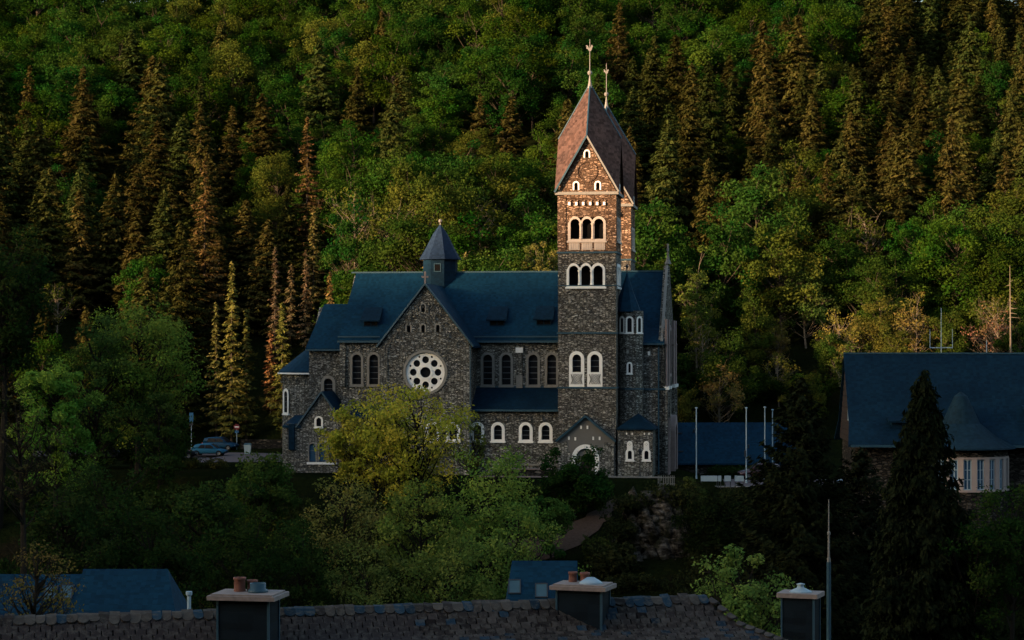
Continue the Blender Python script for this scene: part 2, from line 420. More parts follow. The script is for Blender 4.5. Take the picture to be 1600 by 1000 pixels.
def window(parent, f, cx, z0, w, h, fw=0.25, proud=0.08, recess=0.35, mat='white', glass='glass', bars=3, sill=True, flat_parent=None):
    """round-headed window in an opening: surround, pane and glazing bars"""
    wm = MB(); outer = arch(cx, z0 - (fw * 0.6 if sill else 0), w + 2 * fw, h + fw + (fw * 0.6 if sill else 0)); inner = arch(cx, z0, w, h)
    wm.plate(outer, [inner], f, -recess, proud)
    if sill: wm.plate(rect(cx - w / 2 - fw * 1.25, cx + w / 2 + fw * 1.25, z0 - fw * 1.1, z0 - fw * 0.45), [], f, -0.05, proud + 0.09)
    o = wm.build('window', M[mat], parent)
    p2 = flat_parent or o
    MB().plate(arch(cx, z0 + 0.01, w - 0.02, h - 0.02), [], f, -recess * 0.9, -recess * 0.8).build('pane', M[glass], p2)
    if bars:
        for k in range(1, bars + 1):
            zz = z0 + (h - w / 2) * k / (bars + 0.35)
            MB().plate(rect(cx - w / 2 + 0.02, cx + w / 2 - 0.02, zz - 0.03, zz + 0.03), [], f, -recess * 0.8 + 0.005, -recess * 0.8 + 0.045).build('glazing_bar', M['lead'], p2)
    return arch(cx, z0 - (fw * 0.6 if sill else 0) + 0.02, w + 2 * fw - 0.04, h + fw - 0.02 + (fw * 0.6 if sill else 0))
def wall(poly, holes, f, thick=0.6): return MB().plate(poly, holes, f, -thick, 0.0)

corbel_mesh = {}
def corbel_arch(parent, f_loc, rz, w, mat):
    """one small blind arch of an arched corbel frieze"""
    key = (round(w, 2), mat)
    if key not in corbel_mesh:
        m = MB(); ro, ri = w * 0.5, w * 0.33
        o = [(ro * math.cos(math.pi * i / 7), ro * math.sin(math.pi * i / 7)) for i in range(8)]
        i_ = [(ri * math.cos(math.pi * i / 7), ri * math.sin(math.pi * i / 7)) for i in range(7, -1, -1)]
        m.plate(o + i_, [], lambda a, b, d: (a, -d, b), -0.02, 0.13)
        m.box(-ro - 0.06, -ri + 0.03, -0.20, 0.02, -0.34, -0.002)
        ob = m.build('corbel_arch', M[mat], parent); corbel_mesh[key] = ob.data
    else:
        ob = link('corbel_arch', corbel_mesh[key], parent)
    ob.location = f_loc; ob.rotation_euler = (0, 0, rz); return ob

# --- towers
TW = 3.25
def make_tower(v0, full):
    """square belfry tower, front face at depth v0"""
    t = v0
    eav, gab, apex = 31.6, 37.7, 44.2
    zz = lambda py: (745 - py) / 14.0
    uu = lambda px: (px - 917) / 14.0
    F = front(t)
    holes = []
    body = MB()
    sc = (25.0, 21.3, 16.0, 9.9)
    # surrounds first, to know the openings
    tower = link('tower', None, church)
    def triple(f, c, z0, wtot, hsp, sub_mat, glass='void', panels=False):
        n = 3; pitch = wtot / n; r = pitch / 2 - 0.16; sp = z0 + hsp
        lobes = []
        for k in (2, 1, 0):
            cc = c + (k - 1) * pitch
            lobes += [(cc + (pitch / 2 + (0.12 if k == 2 else 0)) * math.cos(math.pi * i / 8) if True else 0, sp + (pitch / 2 + 0.12) * math.sin(math.pi * i / 8)) for i in range(0 if k == 2 else 1, 9 if k == 0 else 8)]
        lobes[-1] = (c - wtot / 2 - 0.12, sp)
        zb = z0 - 0.22
        outer = [(c - wtot / 2 - 0.12, zb), (c + wtot / 2 + 0.12, zb)] + lobes
        inner = [arch(c + (k - 1) * pitch, z0, 2 * r, hsp + r) for k in range(3)]
        m = MB(); m.plate(outer, inner, f, -0.35, 0.07)
        m.plate(rect(c - wtot / 2 - 0.25, c + wtot / 2 + 0.25, zb - 0.18, zb + 0.02), [], f, -0.05, 0.18)
        m.build('window', M[sub_mat], tower)
        for k in (0, 1):
            cc = c + (k - 0.5) * pitch
            x, y, z = f(cc, z0, 0.02)
            MB().lathe([(0.20, 0), (0.20, 0.15), (0.13, 0.22), (0.12, hsp - 0.35), (0.15, hsp - 0.3), (0.24, hsp - 0.02)], (x, y, z), 8).build('colonnette', M[sub_mat], tower)
        MB().plate(rect(c - wtot / 2 + 0.02, c + wtot / 2 - 0.02, z0 + 0.01, sp + r), [], f, -1.5, -1.4).build('belfry_void', M['void'], tower)
        ho = [(c - wtot / 2 - 0.10, zb + 0.02), (c + wtot / 2 + 0.10, zb + 0.02), (c + wtot / 2 + 0.10, sp), (c + wtot / 2 - 0.1, sp + 0.35), (c + pitch * 0.72, sp + pitch / 2 + 0.02), (c - pitch * 0.72, sp + pitch / 2 + 0.02), (c - wtot / 2 + 0.1, sp + 0.35), (c - wtot / 2 - 0.10, sp)]
        return ho
    hf = [triple(F, 0.0, zz(374), 4.0, 1.75, 'tanstone'), triple(F, -0.12, zz(446), 4.1, 1.65, 'white')]
    fr, cr = side_r(TW), t + TW
    hr = [triple(fr, cr, zz(374), 4.0, 1.75, 'tanstone'), triple(fr, cr, zz(446), 4.1, 1.65, 'white')]
    fl = side_l(-TW)
    hl = [triple(fl, cr, zz(374), 4.0, 1.75, 'white')] if full else []
    # pale carved panels under the belfry arches
    if full:
        for k in (-1, 0, 1):
            MB().plate(rect(k * 1.42 - 0.60, k * 1.42 + 0.60, zz(391), zz(378)), [], F, -0.05, 0.05).build('carved_panel', M['tanstone'], tower)
            cp = MB()
            for q in range(4): cp.plate(rect(k * 1.42 - 0.48 + q * 0.26, k * 1.42 - 0.34 + q * 0.26, zz(390), zz(379.5)), [], F, 0.0505, 0.085)
            cp.build('panel_moulding', M['tanstone'], tower)
        # tall pair of white windows with lattice aprons
        for px in (901, 929.5):
            c = uu(px)
            z0 = zz(582); hf.append(window(tower, F, c, z0, 0.98, 1.98, 0.36, 0.09, 0.4, 'white', 'glass', 2, False, tower))
            hf[-1] = None
            MB().plate(rect(c - 0.85, c + 0.85, zz(606), z0 - 0.005), [], F, -0.3, 0.085).build('apron', M['white'], tower)
            lat = MB(); pz0, pz1 = zz(601), zz(585)
            for q in range(-2, 9):
                for sgn in (1, -1):
                    a0 = c - 0.62 + (q if sgn > 0 else q + 0) * 0.17; pts = []
                    for s_ in np.linspace(0, 1, 2):
                        pts.append((a0 + sgn * s_ * (pz1 - pz0) * 0.6 + (0 if sgn > 0 else 0.35), pz0 + s_ * (pz1 - pz0)))
                    pts = [(min(max(a, c - 0.64), c + 0.64), b) for a, b in pts]
                    if abs(pts[0][0] - pts[1][0]) < 0.2: continue
                    (a1, b1), (a2, b2) = pts
                    lat.plate([(a1 - 0.025, b1), (a1 + 0.025, b1), (a2 + 0.025, b2), (a2 - 0.025, b2)], [], F, 0.0855 + (0.004 if sgn > 0 else 0), 0.11 + (0.004 if sgn > 0 else 0))
            lat.build('apron_lattice', M['greystone'], tower)
        hf = [h for h in hf if h]
        for px in (901, 929.5):
            c = uu(px); hf.append([(c - 0.83, zz(605.6)), (c + 0.83, zz(605.6))] + arch(c, zz(582), 1.66, 2.32)[2:])
    gz = eav + 0.25
    ap = lambda c: [(c - TW, 25.0), (c + TW, 25.0), (c + TW, gz), (c, gab - 0.05), (c - TW, gz)]
    zl0 = 0 if full else 14
    # gable lights
    def gable(f, c):
        hs = []
        for (dx, z0, w, h) in ((0, zz(247), 0.42, 0.75), (-1.22, zz(297.5), 0.42, 0.85), (1.22, zz(297.5), 0.42, 0.85)):
            hs.append(window(tower, f, c + dx, z0, w, h, 0.16, 0.05, 0.3, 'white', 'void', 0, False, tower))
        cr_ = MB(); cr_.plate(circle(c, zz(268.5), 1.22, 26), [circle(c, zz(268.5), 1.0, 26)], f, -0.02, 0.09); cr_.build('gable_ring', M['stone_belfry_sun_tint'], tower)
        return hs
    gf, gr, gl = gable(F, 0), gable(fr, cr), gable(fl, cr)
    up_ = lambda hs: [h for h in hs if min(q[1] for q in h) > 25]
    dn_ = lambda hs: [h for h in hs if min(q[1] for q in h) <= 25]
    low = MB()
    low.plate(rect(-TW, TW, zl0, 25.0), dn_(hf), F, -0.7, 0.0); low.plate(rect(-TW, TW, zl0, 25.0), [], back(t + 2 * TW), -0.7, 0.0)
    low.plate(rect(cr - TW + 0.7, cr + TW - 0.7, zl0, 25.0), dn_(hr), fr, -0.7, 0.0); low.plate(rect(cr - TW + 0.7, cr + TW - 0.7, zl0, 25.0), dn_(hl), fl, -0.7, 0.0)
    low.build('tower_wall', M['stone_tower'], tower)
    hf, hr, hl = up_(hf), up_(hr), up_(hl)
    body.plate(ap(0), hf + gf, F, -0.7, 0.0)
    rr = lambda c: [(c - TW + 0.7, ap(c)[0][1]), (c + TW - 0.7, ap(c)[0][1]), (c + TW - 0.7, gz + 0.9), (c, gab - 0.05 - 0.1), (c - TW + 0.7, gz + 0.9)]
    body.plate(rr(cr), hr + gr, fr, -0.7, 0.0); body.plate(rr(cr), hl + gl, fl, -0.7, 0.0)
    body.plate(ap(0), [], back(t + 2 * TW), -0.7, 0.0)
    body.build('belfry_wall', M['stone_belfry_sun_tint'], tower)
    # corner buttress strips and string courses
    for sx in (-1, 1):
        MB().box(sx * (TW - 0.42) - 0.46, sx * (TW - 0.42) + 0.46, t - 0.10, t + 0.5, 25.1, eav - 0.28).build('corner_pilaster', M['stone_belfry_sun_tint'], tower)
    for z_ in sc + ((eav,)):
        h_ = 0.32 if z_ == eav else 0.2
        e = 0.30 if z_ == eav else 0.13
        if z_ == 21.3: h_, e = 0.12, 0.08
        MB().plate(rect(-TW - e, TW + e, t - e, t + 2 * TW + e), [rect(-TW + 0.05, TW - 0.05, t + 0.05, t + 2 * TW - 0.05)], lambda a, b, d: (a, b, d), z_ - h_ / 2, z_ + h_ / 2).build('string_course', M['zinc'] if z_ != eav else M['greystone'], tower)
    # frieze of corbels under the eaves
    for k in range(6):
        MB().box(-1.95 + k * 0.78 - 0.13, -1.95 + k * 0.78 + 0.13, t - 0.28, t + 0.02, 30.25, 30.62).build('corbel', M['white'], tower)
        if full or k: corbel_arch(tower, (-1.95 + k * 0.78 + 0.39, t, 30.62), 0, 0.80, 'stone_belfry_sun_tint')
    MB().box(-2.6, 2.6, t - 0.16, t + 0.02, 31.05, 31.42).build('cornice_band', M['stone_belfry_sun_tint'], tower)
    # four-gabled helm roof: rhombic slopes from apex to corners
    e = 0.34; zc = eav + 0.12; C = (0, cr, apex)
    gt = gab + 0.28
    pf, pb, pl, pr = (0, t - e, gt), (0, t + 2 * TW + e, gt), (-TW - e, cr, gt), (TW + e, cr, gt)
    cfl, cfr, cbl, cbr = (-TW - e, t - e, zc), (TW + e, t - e, zc), (-TW - e, t + 2 * TW + e, zc), (TW + e, t + 2 * TW + e, zc)
    for quad in ((C, pl, cfl, pf), (C, pf, cfr, pr), (C, pr, cbr, pb), (C, pb, cbl, pl)):
        MB().slab([Vector(q) for q in quad], 0.2).build('helm_roof', M['slate_spire'], tower)
    for (pk, c1, c2) in ((pf, cfl, cfr),):
        for cc in (c1, c2):
            vm = MB(); p0, p1 = Vector(pk), Vector(cc); o_ = Vector((0, -0.05, 0))
            vm.tube([p0 + o_, p1 + o_], [0.13, 0.13], 4); vm.build('gable_coping', M['zinc'] if cc[0] < 0 else M['greystone'], tower)
    for pk in (pf, pl, pr):
        MB().tube([Vector(C) + Vector((0, 0, 0.02)), Vector(pk) + Vector((0, 0, 0.03))], [0.09, 0.09], 5).build('ridge_flashing', M['zinc'], tower)
    # finial: collar, ball, rod, vane
    fm = MB(); fm.lathe([(0.30, -0.5), (0.15, 0.2), (0.09, 0.75), (0.05, 1.0), (0.035, 4.7), (0.015, 5.1)], C, 8)
    fm.lathe([(0.02, 0.98), (0.2, 1.04), (0.29, 1.25), (0.2, 1.46), (0.02, 1.52)], C, 10)
    fin = fm.build('finial', M['metal_pale'], tower)
    cock = [(-.55, .1), (-.30, .0), (-.12, -.3), (.12, -.32), (.3, -.05), (.36, .28), (.52, .34), (.40, .42), (.40, .60), (.26, .62), (.14, .40), (.02, .12), (-.14, .12), (-.24, .4), (-.42, .62), (-.62, .55), (-.50, .4)]
    kk = 0.75 if full else 0.6
    MB().plate([(a * kk, b * kk) for a, b in cock], [], lambda a, b, d: (C[0] + a, C[1] - d, C[2] + 3.95 + b), -0.05, 0.05).build('weathercock' if full else 'weather_vane', M['metal_pale'], tower)
    return tower
tw1 = make_tower(0.0, True); tw1['label'] = 'near tower with a white arched portal at its foot'
tw2 = make_tower(20.0, False); tw2['label'] = 'far tower half hidden behind the near one'

# portal porch at the foot of the near tower
def portal():
    v = -0.55; F = front(v); a0, a1 = U(871, v), U(960, v); c = U(915, v); ze = Z(688, v); zp = Z(652, v)
    w, h = 2.15, 2.9
    p = MB(); p.plate([(a0, 0), (a1, 0), (a1, ze), (c, zp), (a0, ze)], [arch(c, 0.25, w + 0.9, h + 0.45)], F, -0.55, 0)
    o = p.build('portal', M['render'], church)
    MB().plate([(a0 + 0.05, 0.02), (c - w / 2 - 0.5, 0.02), (c - w / 2 - 0.5, 2.2), (c - 1.9, 3.0), (c - 2.1, ze - 0.1), (a0 + 0.05, ze - 0.3)], [], F, 0.002, 0.06).build('stone_facing', M['stone'], o)
    MB().plate([(a1 - 0.05, 0.02), (a1 - 0.05, ze - 0.3), (c + 2.1, ze - 0.1), (c + 1.9, 3.0), (c + w / 2 + 0.5, 2.2), (c + w / 2 + 0.5, 0.02)], [], F, 0.002, 0.06).build('stone_facing', M['stone'], o)
    MB().plate(arch(c, 0.25, w + 0.9, h + 0.45, 16), [arch(c, 0.25, w, h, 16)], F, -0.4, 0.12).build('portal_arch', M['white'], o)
    MB().plate(arch(c, 0.26, w - 0.02, h - 0.02, 16), [], F, -0.38, -0.3).build('door', M['greystone'], o)
    MB().plate(arch(c, 0.3, 1.1, 2.2, 10), [], F, -0.299, -0.25).build('door_leaf', M['wood_dark'], o)
    for px, py in ((908, 667), (918, 667), (889, 684), (899, 685), (927, 684), (937, 684)):
        u = U(px, v); z = Z(py, v); MB().plate(rect(u - 0.09, u + 0.09, z - 0.18, z + 0.18), [], F, -0.02, 0.10).build('light_slit', M['white'], o)
    for s, ax in ((-1, a0 - 0.15), (1, a1 + 0.15)):
        MB().slab([(c, v - 0.3, zp + 0.3), (c, 0.0, zp + 0.3), (ax, 0.0, ze + 0.05), (ax, v - 0.3, ze + 0.05)], 0.22).build('porch_roof', M['slate_right'], o)
        MB().tube([(c, v - 0.32, zp + 0.2), (ax, v - 0.32, ze - 0.05)], [0.16, 0.16], 4).build('porch_coping', M['zinc'], o)
portal()

# --- nave
V_RIDGE, V_NAVE, V_AISLE, V_TRAN = 13.25, 6.0, 2.0, 0.6
Z_EAVE = Z(529, V_NAVE, 800); Z_RIDGE = Z(425, V_RIDGE, 700)
U_W = U(1040, V_NAVE) ; U_E = U(533, V_NAVE)
V_BACK = 2 * V_RIDGE - V_NAVE
def quad_roof(name, pts, t, parent, mat='slate'): return MB().slab([Vector(p) for p in pts], t).build(name, M[mat], parent)
def nave():
    F = front(V_NAVE); holes = []
    zb = Z(601, V_NAVE); zt = Z(554, V_NAVE)
    for px in (762, 791, 833, 862, 557.5, 584):
        holes.append(window(church, F, U(px, V_NAVE), zb, 1.05, zt - zb, 0.28, 0.10, 0.4, 'greystone', 'glass', 4))
    # shallow recessed bays, pilaster with a pale block
    body = MB(); body.plate([(U_E, 0), (U_W, 0), (U_W, Z_EAVE), (U_E, Z_EAVE)], holes, F, -0.8, 0)
    body.build('nave_wall', M['stone'], church)
    for px in (737, 812, 536):
        u = U(px, V_NAVE); MB().box(u - 0.33, u + 0.33, V_NAVE - 0.32, V_NAVE + 0.02, Z(604, V_NAVE), Z(545 if px == 812 else 532, V_NAVE)).build('pilaster', M['stone'], church)
    u = U(812, V_NAVE); MB().box(u - 0.42, u + 0.42, V_NAVE - 0.45, V_NAVE, Z(551, V_NAVE), Z(543, V_NAVE)).build('pilaster_cap', M['white'], church)
    MB().box(u - 0.36, u + 0.36, V_NAVE - 0.4, V_NAVE, Z(606, V_NAVE), Z(586, V_NAVE)).build('pilaster_base', M['greystone'], church)
    # blind arch frieze below the eaves
    k = U(742, V_NAVE)
    while k < U(868, V_NAVE):
        corbel_arch(church, (k, V_NAVE, Z(540, V_NAVE)), 0, 1.0, 'stone'); k += 1.0
    k = U(542, V_NAVE)
    while k < U(592, V_NAVE):
        corbel_arch(church, (k, V_NAVE, Z(540, V_NAVE)), 0, 1.0, 'stone'); k += 1.0
    # back and gable walls
    MB().plate([(U_E, 0), (U_W, 0), (U_W, Z_EAVE), (U_E, Z_EAVE)], [], back(V_BACK), -0.8, 0).build('nave_wall', M['stone'], church)
    MB().plate([(V_NAVE + .8, 0), (V_BACK - .8, 0), (V_BACK - .8, Z_EAVE + 0.5), (V_RIDGE, Z_RIDGE - 0.4), (V_NAVE + .8, Z_EAVE + 0.5)], [], side_l(U_E), -0.8, 0).build('east_gable', M['stone'], church)
    # roof slopes
    ov = 0.45; sl = (Z_RIDGE - Z_EAVE) / (V_RIDGE - V_NAVE)
    ze = Z_EAVE + 0.15 - sl * ov * 0.6
    ue = U_E - 0.35
    quad_roof('nave_roof', [(ue, V_NAVE - ov, ze), (U_W - 0.2, V_NAVE - ov, ze), (U_W - 0.2, V_RIDGE, Z_RIDGE), (ue + 0.6, V_RIDGE, Z_RIDGE)], 0.25, church)
    quad_roof('nave_roof', [(ue, V_BACK + ov, ze), (ue + 0.6, V_RIDGE, Z_RIDGE), (U_W - 0.2, V_RIDGE, Z_RIDGE), (U_W - 0.2, V_BACK + ov, ze)], 0.25, church)
    MB().box(ue, U_W - 0.2, V_RIDGE - 0.12, V_RIDGE + 0.12, Z_RIDGE - 0.1, Z_RIDGE + 0.08).build('ridge_cap', M['zinc'], church)
    for a, b in ((U(733, V_NAVE), -TW - 0.02), (ue, U(594, V_NAVE))):
        MB().box(a, b, V_NAVE - ov - 0.14, V_NAVE - ov + 0.05, ze - 0.33, ze - 0.08).build('gutter', M['zinc'], church)
        MB().box(a, b, V_NAVE - ov + 0.1, V_NAVE - ov + 0.22, ze + 0.28, ze + 0.44).build('snow_guard', M['zinc'], church)
    # shed dormers
    for px, py in ((580, 507), (777, 506), (850, 505)):
        f = 0.45; vd = V_NAVE + f * (V_RIDGE - V_NAVE)
        for it in range(12):
            zz_ = Z(py, vd, px); vd = V_NAVE - ov + (zz_ - ze) / sl * 1.0 if False else vd
            tgt = ze + (vd - (V_NAVE - ov)) * (Z_RIDGE - ze) / (V_RIDGE - V_NAVE + ov); vd += (zz_ - tgt) * 0.5
        u, z = U(px, vd), Z(py, vd, px)
        d = link('dormer', None, church)
        m = MB(); m.box(u - 0.85, u + 0.85, vd - 0.25, vd + 2.0, z - 0.45, z + 0.62); m.build('dormer_wall', M['slate_right'], d)
        MB().slab([Vector(q) for q in ((u - 1.2, vd - 0.65, z + 0.5), (u + 1.15, vd - 0.65, z + 0.5), (u + 1.05, vd + 1.6, z + 2.05), (u - 1.05, vd + 1.6, z + 2.05))], 0.16).build('dormer_roof', M['slate_right'], d)
        for s in (-0.42, 0.42):
            MB().box(u + s - 0.34, u + s + 0.34, vd - 0.28, vd - 0.2, z - 0.12, z + 0.36).build('pane', M['void'], d)
nave()

# --- aisle to the left of the near tower
def aisle():
    v = V_AISLE; F = front(v); a0, a1 = U(735, v), -TW
    z1 = Z(641, v); holes = []
    for px in (746, 778, 821.5, 852.5):
        holes.append(window(church, F, U(px, v), Z(687, v), 0.92, Z(664, v) - Z(687, v), 0.33, 0.09, 0.4, 'white', 'glass', 2))
    m = MB(); m.plate([(a0, 0), (a1, 0), (a1, z1), (a0, z1)], holes, F, -0.7, 0); m.build('aisle_wall', M['stone'], church)
    k = a0 + 0.6
    while k < a1 - 0.5:
        corbel_arch(church, (k, v, Z(654, v)), 0, 1.35, 'stone'); k += 1.35
    MB().box(a0, a1, v - 0.14, v + 0.01, 1.05, 1.25).build('plinth_band', M['greystone'], church)
    zt = Z(605, V_NAVE)
    quad_roof('aisle_roof', [(a0 - 0.1, v - 0.45, z1 + 0.12), (a1, v - 0.45, z1 + 0.12), (a1, V_NAVE, zt), (a0 - 0.1, V_NAVE, zt)], 0.22, church, 'slate_right')
    MB().box(a0 - 0.1, a1, v - 0.60, v - 0.42, z1 - 0.12, z1 + 0.10).build('gutter', M['zinc'], church)
    MB().box(a0 - 0.1, a1, V_NAVE - 0.14, V_NAVE - 0.02, zt - 0.05, zt + 0.16).build('roof_flashing', M['zinc'], church)
aisle()

# --- transept with rose window
def transept():
    v = V_TRAN; F = front(v); a0, a1 = U(597, v), U(733, v); c = U(662, v); ze = Z(535, v); zp = Z(447, v)
    rc, rz = U(664.5, v), Z(582, v); rr = 2.25
    holes = [circle(rc, rz, rr + 0.28, 32)]
    for px, py in ((661, 482), (638.5, 514), (661, 514), (684, 514)):
        holes.append(window(church, F, U(px, v), Z(py + 5, v), 0.42, 0.85, 0.17, 0.05, 0.3, 'greystone', 'void', 0, False))
    for px in (676, 708):
        holes.append(window(church, F, U(px, v), Z(687, v), 0.92, 1.65, 0.33, 0.09, 0.4, 'white', 'glass', 2))
    c = (a0 + a1) / 2
    m = MB(); m.plate([(a0, 0), (a1, 0), (a1, ze), (c, zp), (a0, ze)], holes, F, -0.8, 0); m.build('transept_wall', M['stone'], church)
    for f, vv in ((side_l(a0), 0), (side_r(a1), 0)):
        MB().plate(rect(v + 0.8, V_NAVE, 0, ze), [], f, -0.8, 0).build('transept_wall', M['stone'], church)
    rose = MB().plate(circle(rc, rz, rr + 0.30, 32), [circle(rc, rz, rr, 32)], F, -0.5, 0.14).build('rose_window', M['greystone'], church)
    hs = [circle(rc, rz, 0.62, 18)]
    for k in range(8):
        a = math.pi / 2 + k * math.pi / 4; hs.append(circle(rc + 1.42 * math.cos(a), rz + 1.42 * math.sin(a), 0.40, 14))
        a += math.pi / 8; hs.append(circle(rc + 1.88 * math.cos(a), rz + 1.88 * math.sin(a), 0.13, 8))
    MB().plate(circle(rc, rz, rr - 0.005, 32), hs, F, -0.35, -0.12).build('tracery', M['white'], rose)
    MB().plate(circle(rc, rz, 0.85, 22), [circle(rc, rz, 0.60, 22)], F, -0.119, -0.04).build('tracery_ring', M['white'], rose)
    MB().plate(circle(rc, rz, rr - 0.01, 24), [], F, -0.48, -0.40).build('pane', M['glass'], rose)
    # relieving arch of radial stones above the rose
    for k in range(17):
        a = math.pi * (0.06 + 0.88 * k / 16); r0, r1 = rr + 0.34, rr + 0.95; w = 0.16
        ca, sa = math.cos(a), math.sin(a); P_ = lambda r, t: (rc + r * ca - t * sa, rz + r * sa + t * ca)
        MB().plate([P_(r0, -w), P_(r1, -w), P_(r1, w), P_(r0, w)], [], F, -0.02, 0.03 + 0.03 * (k % 2)).build('voussoir', M['stone'], church)
    # stepped blind arches climbing the gable
    for k in range(1, 6):
        fr_ = k / 6.2
        for s in (-1, 1):
            x = c + s * (a1 - a0) / 2 * (1 - fr_) ; z = ze + (zp - ze) * fr_ - 1.35
            corbel_arch(church, (x - s * 0.35, v, z + 0.15), 0, 0.85, 'stone')
    for s, ax in ((-1, a0), (1, a1)):
        MB().box(ax - 0.25 if s < 0 else ax - 0.65, ax + 0.65 if s < 0 else ax + 0.25, v - 0.14, v + 0.02, 0, ze - 0.35).build('corner_pilaster', M['stone'], church)
    zr = zp + 0.35; ex = 0.55; ze2 = ze - 0.35 + 0.35
    sl = (zp - ze) / ((a1 - a0) / 2)
    for s, ax in ((-1, a0 - ex), (1, a1 + ex)):
        zz_ = ze + 0.3 - sl * ex
        MB().slab([Vector(q) for q in ((c, v - 0.3, zr), (c, V_RIDGE, zr), (ax, V_RIDGE, zz_), (ax, v - 0.3, zz_))], 0.24).build('transept_roof', M['slate'], church)
        MB().tube([(c, v - 0.33, zr - 0.05), (ax, v - 0.33, zz_ - 0.08)], [0.13, 0.13], 4).build('gable_coping', M['zinc'], church)
    MB().tube([(a1 + 0.15, v - 0.1, ze - 0.3), (a1 + 0.15, v - 0.1, 0.1)], [0.09, 0.09], 6).build('downpipe', M['zinc'], church)
    # stone cross on the gable
    cm = MB(); cm.box(c - 0.09, c + 0.09, v - 0.3, v - 0.1, zr - 0.1, zr + 1.3); cm.box(c - 0.4, c + 0.4, v - 0.29, v - 0.11, zr + 0.62, zr + 0.82)
    cm.build('cross', M['pinkstone'], church)
    # ridge turret
    u = U(688, V_RIDGE); zb, z1, za = 18.5, Z(404, V_RIDGE), Z(350, V_RIDGE)
    t = link('ridge_turret', None, church)
    MB().lathe([(2.1, zb), (2.1, z1)], (u, V_RIDGE, 0), 8, math.pi / 8).build('turret_wall', M['slate_right'], t)
    MB().lathe([(2.55, z1 - 0.1), (2.5, z1 + 0.05), (1.72, z1 + 1.35), (0.88, z1 + 3.0), (0.06, za)], (u, V_RIDGE, 0), 8, math.pi / 8).build('turret_roof', M['slate_lantern'], t)
    MB().lathe([(0.1, za - 0.3), (0.06, za + 0.2), (0.2, za + 0.3), (0.24, za + 0.45), (0.16, za + 0.6), (0.02, za + 0.66)], (u, V_RIDGE, 0), 8).build('finial', M['metal_pale'], t)
    for a in (-math.pi / 2, math.pi / 2):
        f = lambda p, b, d, a=a: (u + (1.94 + d) * math.cos(a) - p * math.sin(a), V_RIDGE + (1.94 + d) * math.sin(a) + p * math.cos(a), b)
        wz = Z(425, V_RIDGE)
        w_ = MB().plate(rect(-0.42, 0.42, wz, wz + 1.0), [rect(-0.34, 0.34, wz + 0.08, wz + 0.92)], f, -0.1, 0.06).build('turret_window', M['zinc'], t)
        MB().plate(rect(-0.36, 0.36, wz + 0.14, wz + 0.86), [], f, 0.0, 0.02).build('pane', M['void'], t)
transept()

